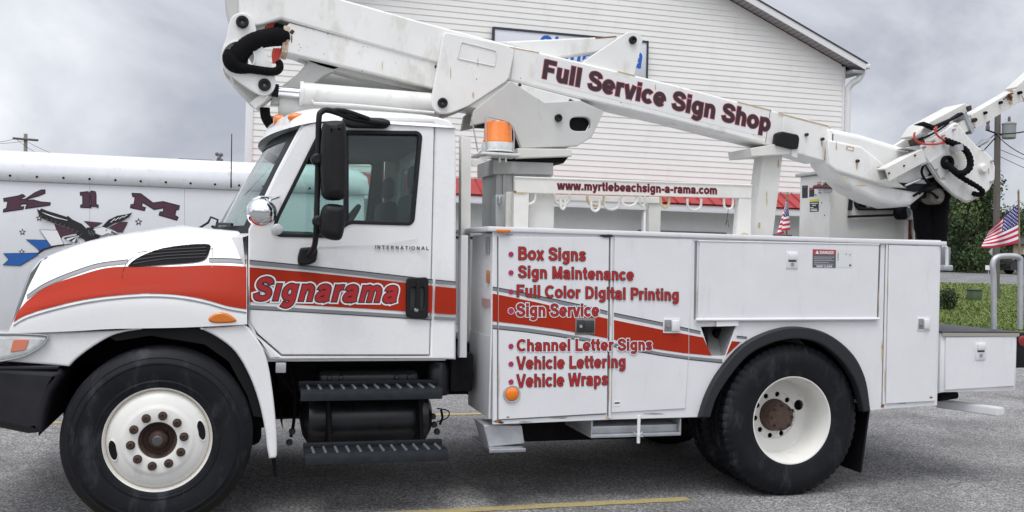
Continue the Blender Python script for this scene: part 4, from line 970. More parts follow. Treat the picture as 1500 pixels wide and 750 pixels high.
# interior
st = thing
for y in (.30, 1.45):
    se = box('seat', .72, 1.14, y, y+.55, 1.28, 1.44, SEATM, TK, .05, 3)
    bmobj('backrest', box_bm(1.06, 1.18, y+.02, y+.53, 1.40, 1.98, .05, 3), SEATM, se)
    bmobj('headrest', box_bm(1.10, 1.17, y+.15, y+.4, 2.0, 2.17, .04, 3), SEATM, se)
box('dashboard', .18, .5, .16, 2.24, 1.3, 1.70, INTER, TK, .06, 3)
bm = bmesh.new(); 
ring = [Vector((.66+.20*math.cos(a)*.55, .58+.20*math.sin(a), 1.72+.20*math.cos(a)*.83)) for a in [2*PI*i/28 for i in range(29)]]
tube_bm(ring, .014, 8, bm, False); tube_bm([(.66, .58, 1.72), (.45, .58, 1.55)], .03, 8, bm); tube_bm([ring[7], ring[21]], .012, 8, bm)
bmobj('steering_wheel', bm, BLACK, TK)
box('rear_window', xb-.04, xb-.034, .40, 2.0, 1.62, 2.26, GLASSD, TK, 0)
box('rear_trim', xb-.09, xb-.058, .2, 2.2, .98, 1.62, INTER, TK, .01)

# ---- mirrors
my = -.20
mr_ = thing('mirror_assembly', '', ''); del mr_['label']; del mr_['category']
bpy.data.objects.remove(mr_)
arm = tube_bm(sm([tuple(P(u, v, y)) for u, v, y in ((452, 374, -.0), (460, 362, -.09), (463, 340, my), (464.5, 290, my), (466, 230, my), (467, 176, my), (471, 164, my+.01), (484, 162, my+.04), (520, 174, .0), (566, 181, .10))], 4, False), .017, 10)
tube_bm(sm([tuple(P(u, v, y)) for u, v, y in ((482, 162, my+.04), (504, 162, -.1), (540, 174, .03))], 3, False), .013, 10, arm)
mirror = bmobj('mirror', arm, BLACK, TK, 60)
def head(n, px, y0, y1, bev): return shape(n, XZ(sm(px, 3), y0), y0, y1, BLACK, mirror, bev, bres=4, smooth=60)
head('mirror_head', [(474, 184), (480, 176), (500, 175), (507, 179), (509, 200), (510, 240), (509.5, 280), (506, 290), (490, 292), (477, 288), (472, 270), (471, 220)], my-.10, my+.09, .05)
head('convex_mirror', [(474, 304), (482, 298), (502, 300), (507.5, 306), (507, 325), (503, 346), (496, 352), (480, 349), (471, 340), (470.5, 318)], my-.08, my+.07, .045)
pshape('mirror_foot', rnd([(440, 363), (464, 361), (466, 368), (463, 384), (452, 388), (437, 388), (436, 378)], 4), yd-.05, yd, BLACK, mirror, .012)
shape('roof_bracket', XC(rnd([(501, 172), (560, 174), (570, 178), (571, 184), (564, 189), (512, 188), (500, 183)], 5)), YC-.05, YC+.02, BLACK, mirror, .014, fn=tumble)
for u, v in ((464.5, 233), (466.5, 324)):
    c = P(u, v, my-.03); lathe('clamp', [(0, -.02), (.022, -.02), (.034, -.01), (.034, .03), (0, .03)], (c.x, my-.02, c.z), BLACK, mirror, 16)
c = P(383, 311, -.12)
sm_ = lathe('spot_mirror', [(0, -.105), (.03, -.10), (.058, -.083), (.078, -.05), (.086, -.01), (.080, .025), (.04, .045), (0, .05)], (c.x, -.12+.03, c.z), CHROME, TK, 32, smooth=60)
tube('bracket', pipe_px([(378, 302), (371, 292), (380, 289)], -.10)+[P(402, 290, YC-.01)], .009, CHROME, sm_, n=8)
tube('bracket', pipe_px([(392, 300), (396, 293)], -.10)+[P(410, 288, YC)], .009, CHROME, sm_, n=8)
c = Pc(406, 336); lathe('door_button', [(0, -.018), (.02, -.017), (.033, -.008), (.034, .0)], (c.x, c.y-.012, c.z), CLEAR, TK, 20)
tube('antenna', [P(338.5, 275, .9), P(338.5, 262, .9), P(339.5, 196, .9)], [.006, .004, .003], BLACK, TK, n=6)

# ---- steps, air tank, battery box under the cab
def step(px, y0, y1):
    o = pshape('step', px, y0, y0+.035, TREAD, TK, .006)
    return o
def step_tray(u0, v0, u1, v1, vb0, vb1, y0, y1):
    """tread board: top face slopes up to the back; front lip below"""
    a, b = P(u0, vb0, y0), P(u1, vb1, y0); h = abs(P(u0, v0, y1).z-a.z)
    bm = bmesh.new(); x0, x1 = a.x, b.x; z0 = a.z
    box_bm(x0, x1, y0, y0+.02, z0, z0+.055, .004, bm=bm); box_bm(x0, x1, y0+.004, y1, z0+.045, z0+.065, .004, bm=bm); box_bm(x0, x1, y1-.02, y1, z0+.06, z0+.095, .004, bm=bm)
    o = bmobj('step', bm, TREAD, TK)
    bm = bmesh.new(); n = 12
    for i in range(n):
        for j in range(5):
            x = x0+.05+(x1-x0-.1)*i/(n-1); y = y0+.03+(y1-y0-.07)*j/4
            lathe_bm([(0, .012), (.007, .011), (.010, .006), (.011, 0)], x, y, z0+.0655, 8, bm, 'z')
    bmobj('tread_studs', bm, mat('worn_stud', (.12, .125, .13), .35, .6), o)
    return x0, x1, z0
step_tray(440, 565, 648, 562, 588, 582, .06, .27); step_tray(447, 655, 657, 650, 682, 668, -.02, .19)
a, b = P(447, 632, .16), P(640, 630, .16)
tk = lathe('air_tank', [(0, -.02), (.10, 0), (.15, .03), (.165, .08), (.165, b.x-a.x-.08), (.15, b.x-a.x-.03), (.10, b.x-a.x), (0, b.x-a.x+.02)], (a.x, .42, a.z+.035), TANK, TK, 40, 'x')
for f in (.16, .86):
    x = a.x+(b.x-a.x)*f; bm = lathe_bm([(.172, 0), (.172, .035)], x, .42, a.z+.035, 40, axis='x'); bmobj('tank_strap', bm, DARK, tk)
    pshape('step_bracket', [(447+f*193, 585), (453+f*193, 585), (456+f*193, 660), (450+f*193, 660)], .2, .24, DARK, TK, .004)
bb_ = [P(466, 545, .3), P(615, 566, .3)]
btb = box('battery_box', bb_[0].x, bb_[1].x, .3, .62, .70, bb_[0].z, TANK, TK, .035, 3)
for u in (483, 500, 582, 601): 
    x = P(u, 550, .28).x; bmobj('rib', box_bm(x-.015, x+.015, .285, .32, .76, bb_[0].z-.02, .012, 2), TANK, btb)
box('battery_tray', bb_[0].x-.02, bb_[1].x+.03, .24, .64, .66, .70, DARK, TK, .008)
lathe('air_dryer', [(0, 0), (.07, 0), (.075, .02), (.075, .16), (.06, .2), (0, .2)], (P(640, 590, .35).x, .35, .68), TANK, TK, 24, 'z')
for pts, r in (([(425, 540), (432, 580), (430, 620), (426, 640)], .010), ([(405, 545), (440, 590), (448, 610)], .008), ([(646, 600), (648, 612), (644, 622)], .008), ([(640, 598), (657, 602), (655, 612), (640, 618)], .004)):
    tube('air_hose', pipe_px(pts, .42), r, DARK, TK, n=8, curve=4)
for u, v in ((636, 622), (640, 632), (428, 632), (424, 648), (634, 610)):
    c = P(u, v, .38); lathe('fitting', [(0, -.02), (.018, -.02), (.022, 0), (.014, .03), (0, .03)], tuple(c), TANK, TK, 10)
box('frame_skirt', .28, 1.38, .55, .66, .68, .93, DARK, TK, .01)
box('muffler', .2, .95, 1.7, 2.2, .3, .8, DARK, TK, .1)

# ---- wheels
def lug(r0, n, cx, cz, y, par, m, rad=.016, ph=0, h=.03):
    for i in range(n):
        a = ph+2*PI*i/n; x, z = cx+r0*math.cos(a), cz+r0*math.sin(a)
        bm = lathe_bm([(rad*1.35, 0), (rad*1.35, -.006), (rad, -.007), (rad*.95, -h), (rad*.55, -h-.002), (rad*.5, -h+.004), (0, -h+.004)], x, y, z, 12)
        bmobj('lug_nut', bm, m, par)
def front_wheel(cx, cz):
    w = bpy.data.objects.new('wheel', None); COL.objects.link(w); w.location = (cx, 0, cz); adopt(w, TK)
    tp = [(.285, .035), (.292, .012), (.305, .004), (.322, .002), (.326, -.003), (.334, -.0035), (.338, .0), (.37, -.007), (.405, -.011), (.428, -.010), (.431, -.014), (.437, -.0135), (.440, -.008), (.462, .001), (.466, -.001), (.472, .006), (.49, .02), (.507, .033), (.516, .05), (.519, .075), (.5195, .10), (.512, .103), (.512, .112), (.5195, .115), (.5205, .15), (.513, .153), (.513, .162), (.5205, .165), (.5195, .2), (.512, .203), (.512, .212), (.519, .215), (.512, .25), (.49, .27), (.43, .29), (.33, .285), (.285, .26)]
    lathe('tyre', tp, (cx, 0, cz), TYRE, w, 96)
    rp = [(.292, .02), (.300, .004), (.303, -.004), (.299, -.010), (.292, -.009), (.287, .0), (.283, .014), (.276, .018), (.268, .012), (.262, .002), (.24, -.012), (.21, -.022), (.197, -.026), (.186, -.034), (.176, -.036), (.116, -.036), (.106, -.033), (.103, -.024), (.102, .03)]
    r_ = lathe('rim', rp, (cx, .02, cz), RIMW, w, 96, smooth=30)
    bm = lathe_bm([(.2795, .0165), (.2755, .0165)], cx, .0175, cz, 64); bmobj('rim_rust', bm, RUSTL, w, recalc=False)
    for a in (math.radians(12), math.radians(192)):
        c = Vector((cx+.238*math.cos(a), 0, cz+.238*math.sin(a)))
        pts = [(c.x+.021*math.cos(t)*math.cos(a)-.056*math.sin(t)*math.sin(a), c.z+.021*math.cos(t)*math.sin(a)+.056*math.sin(t)*math.cos(a)) for t in [2*PI*i/20 for i in range(20)]]
        big = [(c.x+(x-c.x)*1.14, c.z+(z-c.z)*1.1) for x, z in pts]
        shape('hand_hole', pts, .0015, .012, DARK, w, .001)
        shape('hole_lip', [big, pts], -.0015, .012, RIMW, w, .002)
    lathe('hub', [(.104, .03), (.100, .0), (.086, .02), (.080, .05), (.06, .05), (.050, .01), (.04, -.004), (.034, -.010), (.0, -.012)], (cx, .0, cz), RUST, w, 40)
    lathe('hub_cap', [(.030, -.010), (.030, -.022), (.024, -.027), (0, -.028)], (cx, -.001, cz), mat('hub_grey', (.09, .085, .082), .5, .4), w, 24)
    lug(.142, 10, cx, cz, -.0165, w, RUST, .0185, ph=math.radians(8), h=.022)
    return w
fwh = front_wheel(-.392, .497)
f2 = copy_tree(fwh); f2.rotation_euler = (0, 0, PI); f2.location = (-2*2+0, 0, 0)
def place_flip(o, cx, cz):                                                        # turn the copied wheel round to the far side
    o.parent = TK; o.matrix_parent_inverse = Matrix.Translation(-Vector(TK.location)); o.location = (cx, 2.4, cz); o.rotation_euler = (0, 0, PI)
place_flip(f2, -.392, .497)
RX, RZ = 3.665, .515
def rear_wheel(cx, cz):
    w = bpy.data.objects.new('wheel', None); COL.objects.link(w); w.location = (cx, 0, cz); adopt(w, TK)
    tp = [(.285, .035), (.293, .012), (.305, .004), (.335, .0), (.375, -.008), (.41, -.012), (.445, -.008), (.468, .002), (.487, .014), (.503, .022), (.515, .032), (.519, .055), (.520, .09), (.504, .094), (.504, .106), (.520, .11), (.521, .15), (.505, .154), (.505, .166), (.521, .17), (.520, .21), (.515, .235), (.487, .25), (.43, .27), (.335, .265), (.285, .24)]
    tread = set(range(8, 13)) | set(range(19, 24))
    mod = lambda i, j: (-.009 if (j in tread and i % 4 == 0) else 0)
    lathe('tyre', tp, (cx, 0, cz), TYRE, w, 232, mod=mod, smooth=30)
    rp = [(.292, .02), (.300, .004), (.303, -.002), (.299, -.008), (.292, -.007), (.286, .004), (.277, .03), (.268, .06), (.262, .10), (.262, .215), (.258, .223), (.252, .228)]
    lathe('rim', rp, (cx, .015, cz), RIMW, w, 96, smooth=35)
    holes = [circ(cx+.208*math.cos(a), cz+.208*math.sin(a), .037, 22) for a in (math.radians(18), math.radians(198))]
    holes += [circ(cx+.146*math.cos(a), cz+.146*math.sin(a), .018, 14) for a in [math.radians(8)+2*PI*i/10 for i in range(10)]]
    shape('rim_disc', [circ(cx, cz, .255, 64), circ(cx, cz, .112, 40)]+holes, .242, .254, RIMW, w, .003)
    lathe('disc_step', [(.170, .0), (.169, -.004), (.166, -.005), (.165, -.0015)], (cx, .242, cz), RIMW, w, 64)
    lathe('brake_drum', [(0, .285), (.24, .285), (.245, .31)], (cx, 0, cz), DARK, w, 48)
    hb = lathe('hub', [(.111, .265), (.106, .235), (.100, .205), (.096, .18), (.100, .165), (.094, .145), (.05, .139), (0, .137)], (cx, 0, cz), mat('hub_brown', (.085, .052, .038), .8, var=.4, vscale=30, bump=.4, bscale=70), w, 40)
    lug(.080, 8, cx, cz, .148, w, RUST, .010, h=.016)
    bm = bmesh.new()
    for i in range(10):
        a = math.radians(8)+2*PI*i/10; lathe_bm([(0, -.02), (.011, -.02), (.014, 0), (.014, .03)], cx+.146*math.cos(a), .205, cz+.146*math.sin(a), 10, bm)
    bm.free()
    return w
rwh = rear_wheel(RX, RZ)
r2 = copy_tree(rwh); place_flip(r2, RX, RZ)
for y, rot in ((.31, 0), (2.09, PI)):
    r3 = copy_tree(rwh); r3.parent = TK; r3.matrix_parent_inverse = Matrix.Translation(-Vector(TK.location)); r3.location = (RX, y if rot == 0 else y, RZ); r3.rotation_euler = (0, 0, rot)
mfx = P(1274, 640, .08).x
bm = box_bm(mfx-.008, mfx+.008, .08, .64, .12, .62, .003)
for v in bm.verts: v.co.x += (v.co.z-.62)*.13
bmobj('mud_flap', bm, BLACK, TK)
bm = box_bm(mfx-.008, mfx+.008, mir(.64), mir(.08), .20, .62, .003); bmobj('mud_flap', bm, BLACK, TK)
box('under_light_block', 1.95, 3.1, .62, 1.78, .30, .44, DARK, TK, .02); box('differential', 3.35, 4.0, .8, 1.6, .30, .72, DARK, TK, .12, 3); box('oil_pan', -.8, .2, .85, 1.55, .28, .45, DARK, TK, .05)  # low dark boxes added mid-frame and at the rear axle to block light underneath

# ================================================================== SERVICE BODY
B0, B1 = P(722, 480, 0).x, P(1378, 480, 0).x
zT, zB = 1.745, P(900, 613, 0).z
arch = sm([(1030, 611), (1040, 578), (1062, 545), (1098, 510), (1150, 492), (1200, 497), (1240, 525), (1262, 560), (1271, 602)], 6, False)
body_px = [(722, 338), (1378.5, 352), (1373, 594), (1290, 600)]+[(1271, 602)]+arch[::-1]+[(1030, 611), (893, 615), (722, 622)]
fuel = [(1027, 479), (1078, 477), (1062, 521), (1041, 521)]
sb = shape('service_body', [XZ(body_px, 0), XZ(fuel, 0)], 0.0, .03, BODYW, TK, .004)
def sub(o): return o
bm = bmesh.new()
# bin on the near side: ends, top, inner wall, floor (with the wheel arch left open); the far bin mirrors it
for q in (lambda a, b: (a, b), lambda a, b: (mir(b), mir(a))):
    y0, y1 = q(.031, .60)
    box_bm(B0+.002, B0+.03, y0, y1, zB+.01, zT-.03, .003, bm=bm); box_bm(B1-.032, B1-.004, y0, y1, .60, zT-.03, .003, bm=bm)
    y0, y1 = q(.57, .60); box_bm(B0+.031, B1-.033, y0, y1, zB+.4, zT-.03, .003, bm=bm)
    y0, y1 = q(.031, .569); box_bm(B0+.031, B1-.033, y0, y1, zT-.06, zT-.035, .003, bm=bm)
    box_bm(B0+.031, P(1024, 611, 0).x, y0, y1, zB+.012, zB+.03, .003, bm=bm); box_bm(P(1276, 600, 0).x, B1-.033, y0, y1, .60, .62, .003, bm=bm)
box_bm(B0+.031, B1-.033, .601, 1.799, .97, 1.02, .004, bm=bm)
bmobj('bins', bm, BODYW, sb)
shape('far_panel', [XZ(body_px, 0)], mir(.03), 2.4, BODYW, sb, .004)
lo_ = mat('grey_primer', (.50, .51, .53), .45, var=.12, vscale=5)
box('corner_guard', B0-.006, B0+.0015, .012, .58, zB+.015, zB+.52, lo_, sb, .002)
fz = bmesh.new()
box_bm(B0-.012, B0-.0015, .005, .03, zB+.015, zT-.035, .002, bm=fz); bmobj('corner_post', fz, BODYW, sb)
# wheel house lining (dark) behind the arch
bm = lathe_bm([(.655, .035), (.655, .80)], RX-.02, 0, RZ-.0, 34, a0=.1, a1=PI-.1); bmobj('wheel_house', bm, DARK, sb)
bm = lathe_bm([(.655, mir(.80)), (.655, mir(.035))], RX-.02, 0, RZ, 34, a0=.1, a1=PI-.1); bmobj('wheel_house', bm, DARK, sb)
box('belly_pan', B0+.04, RX-.62, .62, 1.75, .60, .95, DARK, TK, .02); box('belly_pan', RX+.62, B1-.05, .62, 1.75, .66, .95, DARK, TK, .02)
box('cross_wall', RX-.66, RX-.63, .04, .6, zB+.03, 1.2, DARK, sb, .002)
# top rail cap
tr_ = [(697, 336.5), (1384, 351), (1384, 358), (697, 343)]
c0, c1 = P(698, 340, 0).x, P(1385, 354, 0).x
box('top_rail', B0-.05, c1, -.016, .61, zT-.012, zT+.018, BODYW, sb, .005); box('top_rail', B0-.05, c1, mir(.61), mir(-.016), zT-.012, zT+.018, BODYW, sb, .005)
box('top_rail', B0-.05, B0+.03, .611, mir(.611), zT-.012, zT+.017, BODYW, sb, .005)
# doors: proud sheets with real gaps
def door(px, off=.012, inset=1):
    return shape('compartment_door', XZ(px, -.0), -off, -.0015, BODYW, sb, .003)
dA = [(730, 347), (891, 347.5), (888, 605), (730, 614)]
dB = [(899.5, 348), (1015, 350.5), (1014, 470), (1019, 476), (1003, 598), (895, 605)]
dB = [(899.5, 348), (1016, 350.5), (1013, 472), (1003, 598), (894, 604)]
dC = [(1024, 354), (1286, 359), (1283, 466), (1020.5, 467)]
dD = [(1301, 359), (1374, 361), (1368.5, 587), (1296, 591)]
dA = door(dA); dB = door([(900, 348), (1014, 350.5), (1007, 530), (1003, 598), (895, 604)], .009); dC = door(dC); dD = door(dD)
yD = -.012
SEAM = mat('seam_grime', (.16, .165, .17), .8, var=.4, vscale=20)
SEAM_ = SEAM
flats('door_seam', [([(892.2, 347), (896.6, 347), (893.2, 612), (889.2, 612)], SEAM), ([(1287.5, 358), (1290, 358), (1286.5, 468), (1284.5, 468)], SEAM), ([(1296.3, 359), (1300, 359), (1294.6, 592), (1291, 592)], SEAM), ([(1017.5, 353), (1021.5, 353), (1019, 468), (1016, 468)], GREY), ([(728, 346), (729.6, 346), (729.6, 615), (728, 615)], SEAM), ([(730, 614.2), (888, 605.2), (888, 607), (730, 616)], GREY)], 0, sb, off=.0005, step=.0003)
for a in ((896, 346, 893, 612), (1299, 358, 1294, 592)):
    tube('door_hinge', [P(a[0], a[1], -.004), P(a[2], a[3], -.004)], .0085, BODYW, sb, n=8)
tube('drip_rail', [P(1019, 468.5, -.018), P(1288, 467, -.018)], .010, BODYW, dC if False else sb, n=8)
tube('drip_rail', [P(1023, 353, -.012), P(1288, 358, -.012)], .005, BODYW, sb, n=8)
# flare round the arch
fo = sm([(1026, 612), (1037, 578), (1058, 541), (1095, 502), (1150, 480), (1204, 485), (1246, 514), (1268, 553), (1276, 602)], 6, False)
fi = sm([(1041, 612), (1050, 584), (1069, 553), (1102, 517), (1150, 498), (1196, 501), (1232, 527), (1255, 562), (1266, 604)], 6, False)
shape('wheel_flare', XZ(fo+fi[::-1], -.045), -.045, .03, FLARE, sb, .012, bres=3, smooth=60)
# fuel filler recess: sloping chute behind the opening
bm = bmesh.new(); q = XZ(fuel, 0)
fr = [bm.verts.new((x, .002, z)) for x, z in q]; bk = [bm.verts.new((x, y, z)) for (x, z), y in zip(q, (.30, .30, .05, .05))]
for i in range(4): bm.faces.new((fr[i], fr[(i+1) % 4], bk[(i+1) % 4], bk[i]))
bm.faces.new(bk); bmobj('filler_recess', bm, mat('recess_paint', (.30, .30, .29), .5, var=.2), sb, smooth=0)
lathe('filler_cap', [(0, -.03), (.035, -.03), (.04, -.02), (.04, .02)], (P(1052, 490, .2).x, .2, P(1052, 490, .2).z), BLACK, sb, 20)
flat('filler_tab', [(1048, 470.5), (1080, 470), (1080, 477), (1048, 478)], 0, VWHITE, sb, off=.004, th=.012)
# stripe
ST = [(721.5, 430), (755, 436.5), (789, 443.5), (840, 456), (898, 468.5), (935, 476), (970, 483), (1025, 493.5), (1066, 499), (1085, 500.5)]
SB = [(721.5, 470.5), (770, 476), (816, 482), (860, 490), (898, 497), (925, 504), (952, 510), (1000, 517), (1038, 520.5), (1062, 522)]
UG0 = [(721.5, 421), (755, 427), (793, 435), (861, 449.5), (898, 459), (970, 473.5), (1025, 486), (1060, 491), (1096, 494.5)]
UG1 = [(721.5, 425.5), (755, 431.5), (793, 440), (861, 454.5), (898, 463.5), (970, 478), (1025, 489.5), (1060, 494), (1094, 497)]
LG0 = [(721.5, 475.5), (770, 480.5), (816, 487), (860, 495), (898, 502.5), (935, 510), (970, 516.5), (1010, 522), (1060, 526.5)]
LG1 = [(721.5, 480.5), (770, 485.5), (816, 492), (860, 499.5), (898, 507), (935, 514.5), (970, 520.5), (1010, 526), (1058, 531)]
def clip(c, u0, u1):
    def at_u(u):
        for a, b in zip(c, c[1:]):
            if a[0] <= u <= b[0]: return (u, a[1]+(b[1]-a[1])*(u-a[0])/(b[0]-a[0]))
        return None
    o = [p for p in c if u0 < p[0] < u1]
    s, e_ = at_u(u0), at_u(u1)
    return ([s] if s else [])+o+([e_] if e_ else [])
for u0, u1, yy, par in ((721.6, 729.3, 0, sb), (730.4, 889.8, yD, sb), (899.3, 1008.5, -.009, sb), (1009.5, 1090, 0, sb)):
    tp, bt = clip(ST, u0, min(u1, 1084)), clip(SB, u0, min(u1, 1061.5))
    if u1 > 1026:
        flat('red_stripe', strip(clip(ST, u0, 1026), [(u0, 518), (1026, 519.4)]) if False else clip(ST, u0, 1030.0)+[(1042, 521)]+clip(SB, u0, 1041)[::-1], yy, RED, par, off=.001)
        flat('red_stripe', [(1072, 499.6), (1085, 500.8), (1062.6, 521.5), (1063.4, 521)], yy, RED, par, off=.001)
    else: flat('red_stripe', strip(tp, bt), yy, RED, par, off=.001)
    gs = []
    for a, b in ((UG0, UG1), (LG0, LG1)):
        p, q_ = clip(a, u0, min(u1, 1094 if a is UG0 else 1058)), clip(b, u0, min(u1, 1094 if a is UG0 else 1058))
        if u1 > 1026 and a is UG0:
            p, q_ = clip(a, u0, 1026), clip(b, u0, 1026)
            gs.append((strip(clip(a, 1079, 1094), clip(b, 1079, 1094)), GREY)); gs.append((strip(dn(clip(a, 1079, 1094), -1.2), clip(a, 1079, 1094)), INK))
        gs.append((strip(p, q_), GREY)); gs.append((strip(dn(p, -1.3), p) if a is UG0 else strip(q_, dn(q_, 1.2)), INK))
    flats('grey_stripe', gs, yy, par, off=.001, step=.0004)
# lettering on the two front doors
yl = -.0145
for s, a, b, top, outl in (("Box Signs", (759.5, 380.5), (858, 382.5), 361.5, 0), ("Sign Maintenance", (759, 407), (928.5, 411), 389, 0), ("Full Color Digital Printing", (757, 435), (994, 440.5), 417, 0),
                     ("Sign Service", (756.5, 463.5), (877.5, 463.5), 444.5, 1), ("Channel Letter Signs", (757, 514.5), (955, 513), 497, 1), ("Vehicle Lettering", (756.5, 541), (916, 538.5), 522.5, 0), ("Vehicle Wraps", (756.5, 567.5), (890.5, 564), 548.5, 0)):
    lay = ([(.09, VWHITE)] if outl else [])+[(.026, INK), (-.012, LRED)]
    dv = (a[1]+top)/2
    text('lettering', s, a, b, top, yl, lay, sb, bold=.094, extra=[(748.5, dv+1.5, .0225, 0, VWHITE), (748.5, dv+1.5, .019, 1, BULLET)] if s == 'Sign Service' else [(748.5, dv+1.5, .0165, 0, BULLET)])
# door latches
def latch(u, v, w, h, m, horiz=True, frame=None):
    c = P(u, v, -.012); W_, H_ = w, h
    f = box('latch', c.x-W_/2, c.x+W_/2, -.018, -.010, c.z-H_/2, c.z+H_/2, frame or BODYW, sb, .003)
    if horiz:
        bmobj('latch_paddle', box_bm(c.x-W_*.02, c.x+W_*.42, -.030, -.0175, c.z-H_*.36, c.z+H_*.36, .006), m, f)
        bmobj('latch_cup', box_bm(c.x-W_*.44, c.x-W_*.03, -.0195, -.0175, c.z-H_*.38, c.z+H_*.38, .0005), LATCHD if frame else mat('latch_recess', (.22, .225, .23), .5), f)
        bmobj('lock', lathe_bm([(0, -.008), (.010, -.008), (.012, 0)], c.x-W_*.24, -.019, c.z, 14), STEEL, f)
    else:
        bmobj('latch_paddle', box_bm(c.x-W_*.38, c.x+W_*.38, -.030, -.0175, c.z, c.z+H_*.42, .006), m, f)
        bmobj('latch_cup', box_bm(c.x-W_*.34, c.x+W_*.34, -.0195, -.0175, c.z-H_*.10, c.z-H_*.005, .0005), LATCHD, f)
        bmobj('lock', lathe_bm([(0, -.008), (.010, -.008), (.012, 0)], c.x, -.019, c.z-H_*.24, 14), STEEL, f)
latch(857, 478, .135, .105, LATCHD, True, mat('worn_latch', (.22, .20, .18), .5, .3, var=.3, vscale=40)); latch(983.5, 477, .12, .098, BODYW); latch(1160, 381, .088, .115, BODYW, False); latch(1352.5, 474.5, .105, .095, BODYW)
# stickers, lamps, small fittings
dl = flat_multi('danger_sticker', [([(1190.5, 365), (1224.5, 366), (1224, 392.5), (1190, 392)], STG), ([(1190.5, 365), (1224.5, 366), (1224.3, 373), (1190.4, 372.4)], DANG), ([(1194.3, 371.6), (1196.8, 366.6), (1199.6, 371.8)], VWHITE)]+
      [([(1192, v), (1192+w_2, v+.3), (1192+w_2, v+1.1), (1192, v+.9)], mat('sticker_text', (.42, .43, .45), .5)) for v, w_2 in ((376, 30), (378.6, 26), (381.2, 29), (383.8, 22), (386.4, 28))], -.012, sb, off=.001, step=.0004)
text('sticker_lettering', 'DANGER', (1200.8, 371.8), (1221, 372.3), 367.4, -.0138, [(0, VWHITE)], sb, bold=.1)
text('sticker_lettering', 'KEEP CLEAR', (1196, 391.6), (1219, 391.8), 388.7, -.0138, [(0, VWHITE)], sb, bold=.1)
flat('bare_patch', [(1226, 366), (1249, 366.8), (1248.5, 392), (1225.5, 392)], -.012, mat('patch_paint', (.66, .675, .66), .5), sb, off=.0008, th=.0006)
flat_multi('patch_marks', [([(1227, 370), (1228, 370), (1227.7, 382), (1227, 382)], SEAM), (circ(1245, 388.5, 1.6, 10), STG), (circ(1239, 372, .8, 8), RUST), (circ(1244.5, 373, .8, 8), RUST)], -.012, sb, off=.0018)
flat_multi('maker_sticker', [([(899, 586.5), (909, 586), (909, 594.5), (899, 595)], VWHITE), ([(900, 589.5), (907.5, 589), (907.5, 591), (900, 591.5)], INK)], -.009, sb, off=.001)
c = P(749.5, 577, -.012); rl = lathe('reflector', [(0, -.022), (.025, -.021), (.040, -.013), (.046, .0)], (c.x, -.014, c.z), AMBER, sb, 28)
lathe('reflector_ring', [(.044, -.008), (.052, -.010), (.056, -.004), (.057, .002)], (c.x, -.013, c.z), GALV, rl, 28)
c = P(737, 338.5, -.02); box('clearance_lamp', c.x-.045, c.x+.045, -.036, -.017, c.z-.010, c.z+.010, AMBER2, sb, .006)
flat_multi('side_marks', [([(707, 433), (719, 434.2), (719, 443), (707, 442)], mat('sticker_pale_red', (.48, .26, .25), .5))], 0, sb, off=.0008) if False else None
bm = box_bm(B0-.010, B0-.0045, .10, .16, 1.41, 1.49, .001); bmobj('side_reflector', bm, AMBER2, sb)
bm = box_bm(B0-.009, B0-.0065, .06, .26, 1.26, 1.31, 0); bmobj('side_sticker', bm, mat('sticker_pale_red', (.50, .30, .29), .5), sb)
bm = box_bm(B0-.009, B0-.003, .12, .2, 1.60, 1.70, 0); bmobj('side_plate', bm, GALV, sb)
# the dark stain on the rail and rust spots (chips with their own outline)
def blob(u, v, ru, rv, y, m, par, seed=0, off=.001):
    rg = random.Random(seed+int(u*13+v*7)); pts = [(u+ru*math.cos(a)*rg.uniform(.6, 1.15), v+rv*math.sin(a)*rg.uniform(.6, 1.15)) for a in [2*PI*i/14 for i in range(14)]]
    return flat('rust_patch' if m in (RUST, RUSTS, RUSTL) else 'stain', pts, y, m, par, off=off, th=.0007)
blob(889, 345.5, 12, 2.2, -.017, INK, sb); blob(729, 617, 7, 2.5, 0, RUSTS, sb); blob(734, 619, 4, 1.6, 0, RUST, sb, 2); blob(890, 612, 3.5, 3, 0, RUSTL, sb); blob(1292.5, 594, 2.5, 4, 0, RUSTS, sb); blob(1364, 582, 2.5, 1.6, yD, RUSTS, sb); blob(1292, 515, 1.2, 16, 0, RUSTL, sb)
blob(744, 611, 2.4, 1.5, yD, RUSTS, sb, 5)
for u, v, ru, rv in ((746, 344, 7, 1.0), (1040, 353.5, 9, .9), (1180, 357, 12, .8), (1320, 590, 10, 1.6), (1340, 360, 8, .8), (820, 612, 14, 1.4), (960, 606, 16, 1.3), (770, 618, 10, 1.2)): blob(u, v, ru, rv, 0, mat('grime', (.30, .31, .32), .8), sb, 4, off=.0006)
